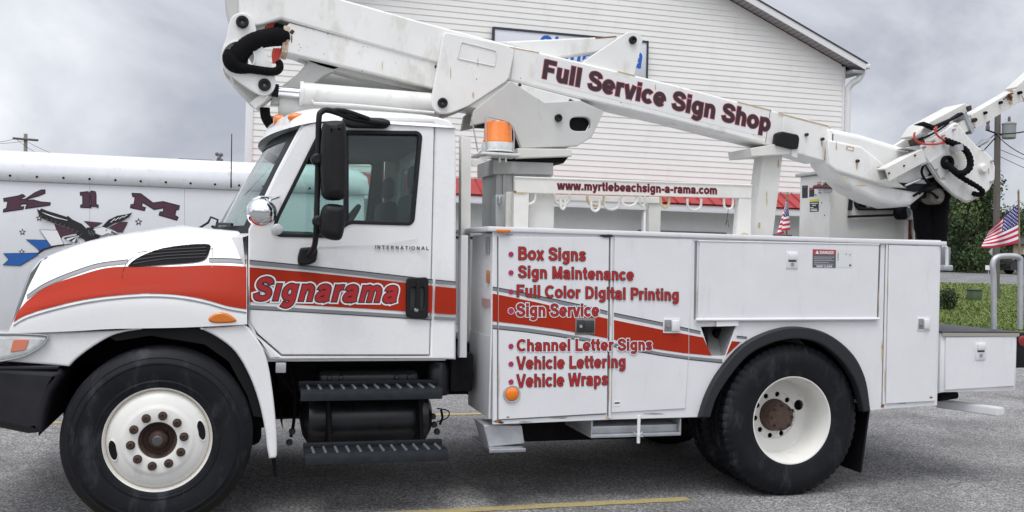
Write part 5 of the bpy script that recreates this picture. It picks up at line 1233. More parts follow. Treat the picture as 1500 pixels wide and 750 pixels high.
# outrigger foot, slide-out tray and its latch bar under the body
og = pshape('outrigger', [(707, 622), (765, 624), (769, 650), (716, 655)], .05, .28, GALV, TK, .01)
ofz = P(740, 655, .0).z
bm = box_bm(P(716, 655, -.02).x, P(770, 655, -.02).x, -.03, .42, ofz-.028, ofz-.004, .004); bmobj('foot_plate', bm, STEEL, og)
ty0 = .04; ty = box_bm(P(866, 620, ty0).x, P(998, 620, ty0).x, ty0, .55, P(900, 642, ty0).z, P(900, 636, ty0).z, .003)
ty_z0, ty_z1 = P(930, 640, ty0).z, P(930, 614.5, ty0).z
bm = bmesh.new(); xa_, xb_ = P(866, 620, ty0).x, P(998, 620, ty0).x
box_bm(xa_, xb_, ty0, .55, ty_z0, ty_z0+.022, .003, bm=bm); box_bm(xa_, xa_+.012, ty0, .55, ty_z0+.02, ty_z1, .002, bm=bm); box_bm(xb_-.012, xb_, ty0, .55, ty_z0+.02, ty_z1, .002, bm=bm); box_bm(xa_+.013, xb_-.013, .5, .53, ty_z0+.02, ty_z1, .002, bm=bm); box_bm(xa_+.014, xb_-.014, ty0+.03, .5, ty_z0+.0225, ty_z0+.07, .004, bm=bm)
ty.free()
tray = bmobj('tool_tray', bm, GALV, TK)
tube('latch_bar', pipe_px([(936, 609), (935, 649)], .0), .011, VWHITE, tray, n=10)
tube('tie_string', pipe_px([(928, 633), (934, 637), (941, 633), (937, 637), (942, 640), (934, 638)], -.02), .0018, VWHITE, tray, n=6)
# tail: deck, box, rail, step bar
t0, t1 = P(1377.5, 530, 0).x, P(1489, 530, 0).x
tz0, tz1 = P(1430, 574, 0).z, P(1430, 486.5, 0).z
tb = box('tail_box', t0, t1, 0, 2.4, tz0, tz1-.006, BODYW, TK, .008)
shape('compartment_door', XZ([(1384, 494), (1486, 492.5), (1484, 565), (1383, 571)], 0), -.012, -.001, BODYW, tb, .003)
bm = bmesh.new(); box_bm(t0-.005, t1+.01, -.014, 2.41, tz1-.004, tz1+.006, .002, bm=bm); bmobj('tread_deck', bm, DECK, tb)
box('trim', t0, t1+.005, -.016, -.0135, tz1-.03, tz1-.005, mat('tan_trim', (.33, .31, .27), .6), tb, 0)
sbv = sb
c = P(1436, 513, -.012); 
f = box('latch', c.x-.045, c.x+.045, -.018, -.010, c.z-.07, c.z+.055, BODYW, tb, .003)
bmobj('latch_paddle', box_bm(c.x-.034, c.x+.034, -.030, -.0175, c.z+.0, c.z+.048, .006), BODYW, f); bmobj('latch_cup', box_bm(c.x-.03, c.x+.03, -.0195, -.0175, c.z-.012, c.z-.001, 0), LATCHD, f)
bmobj('lock', lathe_bm([(0, -.008), (.010, -.008), (.012, 0)], c.x, -.019, c.z-.035, 14), STEEL, f)
gr = [P(1456, 482, .12), P(1455.5, 410, .12), P(1454, 388, .12), P(1460, 377, .12), P(1480, 375, .12), P(1493, 378, .12), P(1495, 392, .12), P(1494, 482, .12)]
tube('grab_rail', sm([tuple(p) for p in gr], 5, False), .021, GALV, TK, n=14)
tube('grab_rail', sm([(p.x, mir(p.y), p.z) for p in gr], 5, False), .021, GALV, TK, n=14)
tl = P(1497, 505, 0)
hsg = box('lamp_housing', t1+.005, t1+.14, .04, .24, P(1490, 540, 0).z, P(1490, 488, 0).z, BLACK, TK, .01)
lathe('tail_lamp', [(0, -.008), (.03, -.007), (.04, -.002), (.04, .01)], (t1+.085, .035, P(1490, 500, 0).z), mat('tail_red', (.22, .015, .015), .2, coat=.5), hsg, 24)
tube('tail_light_bar', [P(1374, 582, .2), P(1400, 578, .2)], .03, DARK, TK)
sbar = P(1478, 603, -.0)
bm = bmesh.new(); p_a, p_b = P(1377, 588, .25), P(1476, 606, -.02)
o = bmesh.new()
for px_, yy in (((1375, 586), .35), ((1372, 588), .22), ((1452, 607), -.16), ((1478, 605), -.10)):
    pass
A_, B_ = P(1376, 587, .30), P(1466, 607, -.12); dvec = (B_-A_).normalized(); sdv = Vector((dvec.y, -dvec.x, 0)).normalized()*.055; B_.z = A_.z = (A_.z+B_.z)/2
vs8 = []
for e_ in (A_, B_):
    for s in (1, -1):
        for dz in (-.028, .028): vs8.append(o.verts.new(e_+sdv*s+Vector((0, 0, dz))))
for f_ in ((0, 1, 3, 2), (4, 6, 7, 5), (0, 4, 5, 1), (2, 3, 7, 6), (0, 2, 6, 4), (1, 5, 7, 3)): o.faces.new([vs8[i] for i in f_])
bmesh.ops.bevel(o, geom=o.edges[:], offset=.006, segments=2, affect='EDGES')
bmobj('step_bar', o, BODYW, TK); bm.free()
box('hitch', t0+.02, t0+.2, .3, .6, tz0-.10, tz0-.003, DARK, TK, .01)
# lamp bracket behind the body
lb = tube('work_lamp', pipe_px([(1381, 360), (1386, 362), (1387, 366), (1387, 389), (1382, 391)], .5), .012, BODYW, TK, n=8)
box('lamp_body', P(1379, 378, .55).x, P(1393, 378, .55).x, .55, .62, P(1385, 388, .55).z, P(1385, 362, .55).z, mat('lamp_grey', (.2, .21, .22), .5), lb, .01)
box('lamp_foot', P(1381, 395, .5).x, P(1394, 395, .5).x, .48, .6, P(1388, 396.5, .5).z, P(1388, 388, .5).z, GALV, lb, .01)

# ---- rack in front of and above the near bin
ry = .50
rk = thing('x', '', ''); bpy.data.objects.remove(rk)
rack = pshape('sign_rail', [(754, 259.5), (1101.5, 271.5), (1101, 290.5), (754, 282)], ry, ry+.035, OLDW, TK, .004)
for px in ([(753, 281), (775, 281.5), (774, 342), (752, 341)], [(951, 288), (968.5, 288.5), (967.5, 346), (950, 345)], [(1083, 290), (1101, 290.5), (1100, 348), (1078, 348)]):
    yy = ry+(.30 if px[0][0] == 951 else .004); pshape('rack_post', px, yy, yy+.06, OLDW, rack, .004)
pshape('back_rail', [(775, 284), (968, 289), (968, 298), (775, 292)], ry+.285, ry+.297, OLDW, rack, .004)
box('end_plate', P(775, 300, ry+.07).x, P(812, 300, ry+.07).x, ry+.07, ry+.08, zT+.02, P(790, 283, ry).z, OLDW, rack, .003)
text('lettering', 'www.myrtlebeachsign-a-rama.com', (816, 277.6), (1050, 284.6), 265.2, ry, [(.035, PINK), (-.005, DRED)], rack, bold=.10)
tube('top_edge', [P(754, 259.5, ry-.002), P(1101.5, 271.5, ry-.002)], .006, OLDW, rack, n=6)
for k, (u, v, w) in enumerate(((774, 283, 20), (823, 284, 22), (824.5, 292, 7), (872.5, 285, 24), (872, 295, 12), (896, 291, 22), (921.5, 286, 21), (941, 288, 7), (974, 288, 12), (1017, 292, 20), (1067, 291, 13))):
    y = ry+(.02 if k % 2 == 0 else .16); hgt = 16 if k not in (2, 4, 7) else 14
    pts = [(u-w/2, v-1), (u-w/2, v+hgt*.45), (u-w*.38, v+hgt*.82), (u, v+hgt), (u+w*.38, v+hgt*.82), (u+w/2, v+hgt*.45), (u+w/2, v-1)]
    tube('hook', pipe_px(pts, y), .0095, OLDW if k not in (3, 8) else RUSTL, rack, n=8, curve=3)
blob(754, 281, 3, 2, ry, RUSTS, rack, 3, off=.002); blob(764, 283, 10, 1.3, ry, RUSTL, rack, 4, off=.002); blob(1091, 343, 6, 2, ry+.004, RUSTL, rack, 6)
tube('wire_scrap', pipe_px([(1067, 306), (1065.5, 318), (1063, 330), (1066, 322), (1068, 333)], ry), .0018, DARK, rack, n=5)

# cab guard post and beacon
cg = pshape('cab_guard', [(676, 199), (690.5, 201), (688, 500), (674, 500)], .62, .70, OLDW, TK, .006)
0 and pshape('cab_guard', [(671.5, 182), (677, 196), (676, 520), (683, 526), (683, 524), (672, 527)] if False else [(671, 200), (675.5, 214), (674, 300), (671, 300)], .30, .34, BOOMG, TK, .003)
pshape('guard_post', [(676, 345), (686, 345), (684, 524), (673, 524)], .20, .26, BODYW, TK, .006)
pshape('guard_rung', [(676, 242), (716, 226), (720, 231), (690, 244), (690, 248), (676, 246)], .66, .72, OLDW, cg, .004)
bz = P(728, 225.5, .78).z; bxc = P(729, 210, .78).x
pf = box('beacon_platform', P(704, 228, .66).x, P(762, 228, .66).x, .64, .96, bz-.022, bz-.004, OLDW, TK, .004)
bk = bpy.data.objects.new('beacon', None); COL.objects.link(bk); bk.location = (bxc, .78, bz); adopt(bk, TK)
lathe('base', [(0, 0), (.125, 0), (.128, .012), (.118, .02), (.116, .06), (.112, .075), (0, .075)], (bxc, .78, bz), CLEAR, bk, 40, 'z')
lathe('lens', [(.108, .0755), (.108, .085), (.101, .095), (.094, .21), (.088, .222), (.06, .230), (0, .231)], (bxc, .78, bz), AMBER, bk, 40, 'z')
lathe('collar', [(.132, -.003), (.134, .004), (.120, .006)], (bxc, .78, bz), DARK, bk, 40, 'z')
for pts in ([(700, 222), (694, 190), (691, 172)], [(712, 222), (712, 200), (711, 172)], [(752, 226), (753, 200), (750, 184), (740, 177), (716, 171)]):
    tube('guard_wire', pipe_px(pts, .70), .005, GALV, pf, n=6, curve=3)
for u in (732, 741): tube('bolt', [P(u, 229, .66), P(u, 238, .66)], .008, GALV, pf, n=8)

# ---- pedestal and turret
ped = mat('pedestal_paint', (.50, .50, .485), .5, var=.12, vscale=4, spots=((.2, .19, .17), 6, .58, .5))
pd = pshape('pedestal', [(726, 236), (810, 240), (806, 345), (726, 345)], .90, 1.31, ped, TK, .02)
pshape('pedestal_cap', [(722, 233), (811, 236), (811, 256), (722, 255)], .87, 1.34, ped, pd, .01)
for u in (737, 752): pshape('pedestal_rib', [(u, 256), (u+3, 256), (u+2, 345), (u-1, 345)], .885, .905, ped, pd, .002)
pshape('control_box', [(726, 285), (752, 285), (751, 345), (726, 345)], .70, .86, mat('control_grey', (.42, .43, .43), .5, var=.1), pd, .008)
pshape('control_panel', [(742, 281), (754, 281), (753, 345), (741, 345)], .60, .64, OLDW, pd, .004)
box('padlock', P(729, 290, .69).x, P(734, 290, .69).x, .67, .695, P(730, 298, .69).z, P(730, 287, .69).z, STEEL, pd, .004)
pshape('turntable', [(758, 217), (838, 218), (838, 229), (758, 232)], .80, 1.52, OLDW, TK, .008)
pshape('turntable_bearing', [(740, 231), (834, 229), (826, 239), (740, 236)], .86, 1.46, DARK, TK, .01)
tur = [(690, 184), (694, 162), (748, 118), (798, 150), (850, 147), (885, 163), (867, 201), (846, 214), (764, 217), (752, 186), (720, 178)]
slot = rnd([(834, 171), (866, 171), (866, 192), (834, 192)], 9)
slot = [(850+15.5*math.copysign(abs(math.cos(a))**.6, math.cos(a)), 181.5+10.5*math.copysign(abs(math.sin(a))**.8, math.sin(a))) for a in [2*PI*i/28 for i in range(28)]]
tu = pshape('turret', tur, .98, 1.03, BOOMG, TK, .006, holes=[slot])
shape('turret_plate', [XZ(tur, .98)], 1.29, 1.34, BOOMG, tu, .006)
pshape('turret_core', [(705, 182), (752, 150), (800, 160), (872, 165), (850, 208), (764, 214), (752, 184)], 1.035, 1.285, DARK, tu, .01)
# ---- booms
bA = 1.03
A_px = [(349, -40), (349, 18), (356, 34), (368, 40), (384, 37), (412, 27.5), (640, 92.5), (746, 117.5), (850, 144.5), (980, 175), (1118, 210.5), (1206, 234), (1216, 184), (980, 122), (753, 67), (620, 32), (507, 0), (420, -25), (400, -40)]
upb = pshape('upper_boom', A_px, bA, bA+.27, BOOMW, TK, .016, bres=2)
fl_ = pshape('boom_end_collar', [(1148, 166), (1217, 183), (1208, 236), (1145, 217.5)], bA-.008, bA+.278, BOOMW, upb, .008)
flat_multi('boom_weld_lines', [([(753.5, 68), (754.6, 68), (748, 117), (747, 117)], BOOMG), ([(1128, 161), (1128.8, 161), (1121.5, 209), (1120.7, 209)], SEAM)], bA, upb, off=.001)
flat('vinyl_panel', [(788, 82), (1133, 168), (1127, 203), (783, 117)], bA, mat('vinyl_panel', (.72, .72, .71), .35), upb, off=.0006, th=.0006)
text('lettering', 'Full Service Sign Shop', (794, 114.5), (1127, 193.5), 87, bA-.0015, [(.035, PINK), (0, MAUVE)], upb, bold=.11, lean=4)
lb_ = pshape('lower_boom', [(418, 40), (415, 75.5), (560, 110), (640, 131), (700, 146), (700, 105), (640, 90), (424, 33)], bA+.015, bA+.245, BOOMW, TK, .01)
pshape('boom_end_rim', [(416, 37), (425, 39), (421, 78), (412.5, 76)], bA+.006, bA+.255, mat('rusty_rim', (.60, .52, .40), .7, var=.3, vscale=14, spots=((.25, .12, .05), 10, .52, .9)), lb_, .004)
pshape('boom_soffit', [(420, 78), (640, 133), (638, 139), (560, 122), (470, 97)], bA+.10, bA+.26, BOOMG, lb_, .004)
ck = pshape('elbow_plate', rnd([(650, 46), (745, 66.5), (754, 76), (745, 117.5), (686, 156), (657, 167), (640, 166), (631, 152)], 7), bA-.045, bA-.003, BOOMW, TK, .008)
shape('elbow_plate', [XZ(rnd([(650, 46), (745, 66.5), (754, 76), (745, 117.5), (686, 156), (657, 167), (640, 166), (631, 152)], 7), bA-.045)], bA+.273, bA+.315, BOOMW, TK, .008)
rec = rnd([(675, 60.5), (728, 74), (725, 98), (669, 86)], 4)
shape('pressed_panel', [XZ(rec, bA-.047), XZ(rnd(grow(rec, -1.3), 3), bA-.047)], bA-.052, bA-.046, BOOMW, ck, .002)
lk = pshape('boom_gusset', [(686, 156), (744, 118), (852, 146.5), (800, 178), (748, 171)], bA-.02, bA+.29, BOOMW, TK, .006)
def pin(u, v, y, r, par, m=None, hole=True):
    c = P(u, v, y); p_ = lathe('pin', [(0, -.012) if not hole else (r*.22, .0), (r*.24, -.016), (r*.5, -.020), (r*.55, -.026), (r*.85, -.026), (r, -.018), (r, .01)], tuple(c), m or BLACK, par, 24, smooth=30); return p_
pin(648, 151, bA-.046, .036, ck); pin(817.5, 173, .978, .028, tu)
for u, v, r in ((747, 128, 3.6), (761, 124.5, 3), (837, 149.5, 5)):
    blob(u, v, r, r, bA-.02, RUST, lk, 1); blob(u, v+r*1.6, r*.45, r*1.3, bA-.02, RUSTL, lk, 2, off=.0008)
blob(749, 155, 1.5, 1, bA-.02, DARK, lk); blob(693, 139, 1.4, 5, bA-.046, RUSTL, ck, 1); blob(698, 116, 1, .8, bA-.046, DARK, ck)
kn_px = sm([(335, 36), (341, 23), (354, 18), (367, 23), (374, 37), (379, 58), (389, 76), (400, 102), (404, 121), (399, 134), (387, 139), (373, 135), (349, 119), (332, 104), (324, 89), (326, 70), (332, 54)], 4)
kh = circ(349, 84.5, 23, 30)
kn = pshape('knuckle', kn_px, bA-.05, bA-.005, BOOMW, TK, .008, holes=[kh])
shape('knuckle', [XZ(kn_px, bA-.05), XZ(kh, bA-.05)], bA+.275, bA+.32, BOOMW, TK, .008)
cc_ = P(349, 84.5, bA-.05); rr_ = abs(P(372, 84, bA-.05).x-P(349, 84, bA-.05).x)
lathe('knuckle_tube', [(rr_-.001, .0), (rr_-.002, .37)], tuple(cc_+Vector((0, .004, 0))), BOOMG, kn, 40)
shape('knuckle_rim', [XZ(circ(349, 84.5, 25.5, 36), bA-.05), XZ(circ(349, 84.5, 22.8, 36), bA-.05)], bA-.062, bA-.05, BOOMW, kn, .003)
pin(355, 32.5, bA-.052, .042, kn); pin(387.5, 124.5, bA-.052, .042, kn)
# top left bracket and the arms seen behind the knuckle
pshape('boom_bracket', [(328, -20), (352, -20), (350, 22), (338, 40), (330, 6)], bA+.02, bA+.26, BOOMG, upb, .01)
pshape('rear_arm', [(396, 152), (400, 136), (436, 108), (456, 84), (506, 96), (474, 111), (452, 130), (434, 152)], bA+.10, bA+.22, BOOMG, TK, .01)
pshape('knuckle_brace', [(334, 100), (372, 130), (400, 140), (380, 158), (368, 150), (342, 122)], bA+.05, bA+.25, BOOMG, TK, .01)
pshape('knuckle_foot', [(366, 150), (384, 136), (394, 140), (386, 150), (374, 159)], bA-.0, bA+.06, BOOMW, TK, .006)
# lift cylinders
def cyl(pa, pb_, y, r, name, m, par, cap=True):
    a, b = P(*pa, y), P(*pb_, y); d_ = (b-a)
    return tube(name, [a, a+d_*.015, b-d_*.015, b], [r*.92, r, r, r*.92], m, par, n=36, smooth=40)
c1 = cyl((441, 136.5), (636, 152), bA+.05, .075, 'lift_cylinder', BOOMW, TK)
cyl((402, 133), (441, 136.5), bA+.05, .036, 'piston_rod', CHROME, c1); cyl((398, 132), (408, 133), bA+.05, .045, 'rod_clevis', DARK, c1)
cyl((438.5, 136.3), (444, 136.8), bA+.05, .083, 'gland', BOOMW, c1)
tube('oil_pipe', pipe_px([(456, 146), (460, 151), (520, 154), (636, 165)], bA-.03), .009, BOOMW, c1, n=8)
c2 = cyl((408, 152), (640, 168), bA+.20, .115, 'tie_boom', BOOMW, TK)
c3 = cyl((455, 122), (640, 140), bA+.45, .10, 'rear_cylinder', BOOMG, TK)
for u in (470, 489, 503): 
    a = P(u, 124, bA+.34); tube('weld_seam', [a, a-Vector((0, 0, .1))], .003, RUSTL, c3, n=5)
# hoses through the knuckle
hs1 = hose('hose_bundle', [(419, 54), (404, 54), (388, 56), (374, 60), (362, 67), (352, 77), (346, 88), (345, 98)], [bA+.06, bA+.03, bA, bA-.03, bA-.04, bA-.04, bA-.03, bA], [.060, .064, .062, .062, .062, .066, .066, .055], HOSE, TK)
hose('hose_bundle', [(338, 74), (337, 84), (342, 94), (352, 99.5), (366, 101), (384, 103.5), (400, 105), (408, 102), (410, 95), (407, 89)], bA-.06, [.035, .052, .054, .042, .031, .029, .029, .028, .025, .022], HOSE, TK)
for k in range(4):
    tube('red_hose', pipe_px([(413-k*3.5, 71), (409-k*3, 80), (406-k*1.5, 93)], bA+.03-.01*k), .010, REDH, hs1, n=8, curve=3)
    tube('red_hose', pipe_px([(402-k*2.2, 32), (398-k*2.2, 40), (394-k*2, 48)], bA+.05-.005*k), .009, REDH, hs1, n=8)
tube('red_hose', pipe_px([(369, 72), (362, 80), (360, 86)], bA-.04), .014, REDH, hs1, n=8)
tube('drain_hose', pipe_px([(388, 158), (389, 170), (394, 180), (400, 187)], bA+.1), .035, HOSE, TK, n=12, curve=3)
pshape('hose_clamp', [(388, 30), (418, 36), (416, 42), (386, 38)], bA+.06, bA+.2, DARK, upb, .004)
blob(428, 47, 4, 4.5, bA+.015, RUST, lb_); blob(427, 57, 1.2, 9, bA+.015, RUSTS, lb_); blob(639, 98, 3, 3, bA+.015, RUST, lb_); blob(640, 106, 1.6, 6, bA+.015, RUSTL, lb_, 4)
blob(640, 133, 3, 4, bA+.0, RUST, lb_, 7)
# top link and its bracket
lkY = bA+.06
pshape('leveling_link', [(727, 61), (904, 53), (912, 60), (880, 76), (800, 87), (760, 70)], lkY+.07, lkY+.16, BOOMW, TK, .012)
tb_ = pshape('link_bracket', [(850, 93), (912, 49)]+circ(928, 59, 13, 20)[14:20]+circ(928, 59, 13, 20)[0:3][::1]+[(941, 62), (930, 113)] if False else [(850, 93), (914, 50), (921, 46.5), (930, 46), (938, 50), (941.5, 58), (940.5, 66), (929, 112)], lkY-.02, lkY+.02, BOOMW, TK, .006)
shape('link_bracket', [XZ([(850, 93), (914, 50), (921, 46.5), (930, 46), (938, 50), (941.5, 58), (940.5, 66), (929, 112)], lkY-.02)], lkY+.18, lkY+.22, BOOMW, TK, .006)
pin(926.5, 59, lkY-.022, .030, tb_)
flat('rust_patch', [(872, 55), (903, 52.6), (903, 54.4), (872, 57)], lkY+.07, RUSTS, upb, off=.001, th=.001)
for pts in ([(733, 66), (790, 76.5), (790, 78), (733, 67.6)], [(905, 104), (930, 110), (930, 112), (905, 105.6)], [(1080, 148.5), (1130, 161), (1130, 163), (1080, 150)], [(1140, 165), (1214, 184), (1213, 186), (1140, 167)]): flat('rust_streak', pts, bA-.008 if pts[0][0] > 1130 else bA, RUSTL, upb, off=.001, th=.0007)
flat('rust_streak', [(1214, 186), (1217, 186), (1209, 234), (1206.5, 234)], bA-.008, RUSTL, upb, off=.001, th=.0007)
for u, v in ((1180.5, 197.5), (1203.8, 204)): pin(u, v, bA-.010, .013, upb, RUST, False)
blob(1203.5, 210, 1.1, 6, bA-.008, RUSTL, upb, 3)
rgb_ = random.Random(12)
for i in range(16):
    t_ = rgb_.random(); u = 440+680*t_
    top_v = 3+(u-520)*.267 if u > 640 else None
    v = (49+(u-413)*.285-rgb_.uniform(12, 20)) if u < 640 else 121+(u-760)*.243-rgb_.uniform(4, 9)
    blob(u, v, rgb_.uniform(.5, 1.2), rgb_.uniform(.5, 1.1), bA, RUSTL if i % 2 else DARK, upb, i)
for i in range(10):
    u = 430+rgb_.random()*200; blob(u, 79+(u-416)*.25-rgb_.uniform(3, 30), rgb_.uniform(.5, 1.0), rgb_.uniform(.5, 1), bA+.015, RUSTL if i % 3 else DARK, lb_, i)
for u, v, l in ((700, 92, 8), (660, 108, 10), (1085, 170, 7), (960, 128, 6), (560, 96, 7), (1020, 190, 6)): blob(u, v, .8, l, bA-.046 if u < 740 and u > 650 else bA, RUSTL, ck if 650 < u < 740 else upb, 9)
# boom rest
br = pshape('boom_rest', [(1118, 226), (1147, 226), (1132.5, 348), (1103, 346)], 1.08, 1.22, OLDW, TK, .008)
pshape('rest_saddle', [(1099, 217), (1147, 209), (1169, 213), (1167, 221), (1154, 226), (1101, 229)], .98, 1.34, OLDW, br, .006)
pshape('rest_pad', rnd([(1139, 195), (1146, 192), (1170, 197), (1172, 203), (1170, 218), (1162, 218.5), (1137, 212)], 3), .95, 1.02, BLACK, br, .012)
pshape('rest_bolt', [(1160, 214), (1170, 212), (1168, 232), (1160, 229)], .97, 1.0, OLDW, br, .004)
# boom tip, hollow arm, head plate
tip = pshape('boom_tip', sm([(1214, 190), (1216, 187)], 1, False)+[(1260, 196), (1326, 216), (1345, 224), (1366, 252), (1356, 285), (1335, 302), (1312, 304), (1284, 296), (1252, 280), (1222, 252), (1212, 238)], .985, 1.26, BOOMW, TK, .045, bres=3, smooth=50)
pshape('tip_flange', [(1212, 204), (1262, 214), (1290, 236), (1310, 262), (1330, 276), (1300, 274), (1262, 262), (1224, 250), (1213, 240)], .955, .995, BOOMW, tip, .018, bres=3)
for u, v in ((1255, 236),): pin(u, v, .955, .013, tip, RUST, False); blob(u, v+6, 1.2, 7, .955, RUSTL, tip, 2)
flat_multi('tip_patch', [([(1240, 213.5), (1251, 215.5), (1250, 222), (1239, 219)], RUSTL), ([(1242, 216), (1249, 217.5), (1248.5, 220.5), (1241.5, 219)], BOOMW)], .955, tip, off=.001)
def beam(name, a, b, w, h, m, par, hollow=False, upv=Vector((0, 0, 1)), wall=.012):
    """rectangular tube from a to b"""
    t = (b-a).normalized(); s = t.cross(upv).normalized(); q = s.cross(t).normalized(); bm = bmesh.new()
    def ring(p, w_, h_): return [bm.verts.new(p+s*x*w_/2+q*z*h_/2) for x, z in ((-1, -1), (1, -1), (1, 1), (-1, 1))]
    A, B = ring(a, w, h), ring(b, w, h)
    for i in range(4): bm.faces.new((A[i], A[(i+1) % 4], B[(i+1) % 4], B[i]))
    if hollow:
        ai, bi = ring(a, w-2*wall, h-2*wall), ring(a+(b-a)*.85, w-2*wall, h-2*wall)
        for i in range(4): bm.faces.new((A[i], A[(i+1) % 4], ai[(i+1) % 4], ai[i])); bm.faces.new((ai[i], ai[(i+1) % 4], bi[(i+1) % 4], bi[i]))
        bm.faces.new(bi)
    else: bm.faces.new(A)
    bm.faces.new(B)
    return bmobj(name, bm, m, par, smooth=20)
ar = beam('hollow_arm', P(1293, 256.5, .84), P(1347, 228, .90), .10, .105, OLDW, TK, True)
pshape('arm_collar', [(1325, 217), (1345, 213), (1362, 237), (1350, 244), (1342, 220)], .88, .98, GALV, ar, .004)
pshape('arm_gusset', [(1336, 222), (1350, 240), (1374, 262), (1352, 268), (1300, 262)], .99, 1.03, DARK, ar, .004)
pshape('black_strap', [(1309, 267), (1372, 270), (1374, 276), (1340, 281), (1307, 275)], .97, .99, BLACK, ar, .004)
pshape('lower_linkage', [(1352, 244), (1374, 262), (1386, 284), (1378, 300), (1356, 290), (1344, 270)], 1.04, 1.2, DARK, ar, .01)
pshape('jib_socket', [(1346, 212), (1401, 178), (1406, 180), (1420, 199), (1446, 224), (1456, 234), (1459, 246), (1458, 262), (1451, 277), (1436, 289), (1418, 297), (1396, 282), (1375, 262), (1359, 237)] if False else sm([(1346, 213), (1346, 213)], 1, False)+[(1374, 195.5), (1400, 179), (1404, 180.5), (1418, 199), (1432, 214), (1446, 223), (1454, 231), (1458.5, 244), (1458, 262), (1450, 278), (1436, 289), (1419, 297), (1400, 287), (1376, 264), (1359, 237)], .90, .95, BOOMW, TK, .014, bres=2)
hp_ = [o for o in TK.children if o.name.startswith('jib_socket')][0]
shape('far_plate', [XZ([(1346, 213), (1400, 179), (1404, 180.5), (1432, 214), (1454, 231), (1458.5, 244), (1458, 262), (1450, 278), (1419, 297), (1376, 264), (1359, 237)], .90)], 1.30, 1.35, BOOMW, hp_, .012)
shape('crease_plate', [XZ([(1361, 238), (1384, 222), (1402, 244), (1376, 262)], .90)], .885, .90, BOOMG, hp_, .003)
shape('socket_core', [XZ([(1376, 215), (1425, 225), (1446, 245), (1430, 275), (1400, 270)], .95)], .955, 1.295, DARK, hp_, .02)
c = P(1439, 247, .898); lathe('pivot_cap', [(0, -.028), (.028, -.028), (.036, -.020), (.038, -.008), (.046, -.006), (.046, .004)], tuple(c), BOOMW, hp_, 30)
c = P(1386, 238, .885); lathe('hose_port', [(.030, .01), (.034, -.03), (.046, -.036), (.056, -.03), (.058, .004)], tuple(c), HOSE, hp_, 28)
tube('port_core', [c, c+Vector((0, .03, 0))], .034, HOSE, hp_)
def sleeve(px, y, r, n=40): return bmobj('hose_sleeve', tube_bm([P(u, v, yy) for u, v, yy in resample([(u, v, yy) for (u, v), yy in zip(px, y)], n)], r, 12, wob=.14), HOSE, hp_, 60)
sleeve([(1383, 205), (1394, 209), (1406, 214), (1416, 222), (1421, 234), (1420, 246), (1412, 253), (1404, 254), (1394, 247), (1387, 240)], [.87, .85, .84, .82, .81, .80, .80, .81, .84, .88], .026, 54)
sleeve([(1390, 242), (1400, 254), (1412, 262), (1424, 269), (1434, 275), (1440, 282), (1434, 285), (1424, 283)], [.86, .83, .82, .82, .82, .82, .84, .88], .021, 40)
for px, yy in (([(1384, 205), (1376, 201), (1370, 193), (1372, 186), (1368, 190)], .85), ([(1384, 208), (1372, 211), (1354, 211), (1343, 207), (1339, 200), (1340, 194)], .86)): tube('red_wire', pipe_px(px, yy), .0085, REDH, hp_, n=8, curve=4)
pshape('top_cover', rnd([(1357, 181), (1413, 151), (1421, 154), (1424, 161), (1384, 181), (1352, 200), (1346, 198)], 2), 1.00, 1.24, OLDW, hp_, .008)
pshape('cover_bracket', [(1344, 182), (1354, 178), (1370, 184), (1398, 172), (1410, 164), (1412, 168), (1396, 176), (1372, 190), (1358, 184)], .93, .99, DARK, hp_, .004)
pshape('latch_parts', [(1338, 200), (1352, 194), (1354, 199), (1342, 206)], .92, .96, STEEL, hp_, .004)
pshape('hinge_pin', [(1418, 156), (1423, 154), (1424, 161), (1420, 163)], .94, .97, RUST, hp_, .003)
# jib
jb = beam('jib', P(1417, 180, 1.06), P(1486, 140, 1.06), .14, .118, OLDW, TK)
beam('jib_inner', P(1395, 192.5, 1.06), P(1420, 178, 1.06), .12, .098, BOOMW, jb)
pshape('jib_collar', [(1412, 166), (1416, 164), (1428, 192), (1424, 196)], .98, 1.14, GALV, jb, .003)
beam('jib_tip', P(1487, 139.5, 1.06), P(1530, 100, 1.06), .13, .15, OLDW, jb)
for u, v, r in ((1442, 165.5, .013), (1464.5, 150.5, .013)): pin(u, v, .988, r, jb, DARK, False)
pin(1426.5, 176, .985, .018, jb, RUST); pin(1493, 136, .98, .014, jb, DARK, False)
blob(1479, 142, 6, 6, .987, RUSTS, jb, 2); blob(1479, 133, 6, 2, .987, RUSTL, jb, 5); blob(1481, 150, 3, 2.5, .987, RUSTL, jb, 6)
tube('tie_wire', pipe_px([(1470, 146), (1476, 140), (1482, 147), (1478, 138), (1484, 137)], .97), .006, RUST, jb, n=6)
tube('shackle', pipe_px([(1424, 219), (1432, 213), (1440, 208), (1446, 206), (1450, 202)], 1.1), [.012, .016, .026, .016, .008], GALV, hp_, n=8)
tube('control_rope', pipe_px([(1422, 298), (1410, 340), (1396, 390)], 1.0), .004, DARK, hp_, n=5)
# black hanging hoses under the tip
for px, r in (([(1352, 286), (1350, 310), (1356, 352)], .075), ([(1374, 280), (1370, 310), (1368, 352)], .11), ([(1340, 300), (1352, 312), (1362, 330)], .05)):
    tube('hose_bundle', [P(u, v, 1.25) for u, v in px], r, HOSE, TK, n=14, curve=4, wob=.05)
c = P(1372, 287, 1.0); lathe('rotator', [(0, -.03), (.05, -.03), (.07, -.01), (.07, .1), (.05, .14)], tuple(c), mat('rotator_grey', (.16, .15, .13), .6, var=.5, vscale=20), TK, 20)

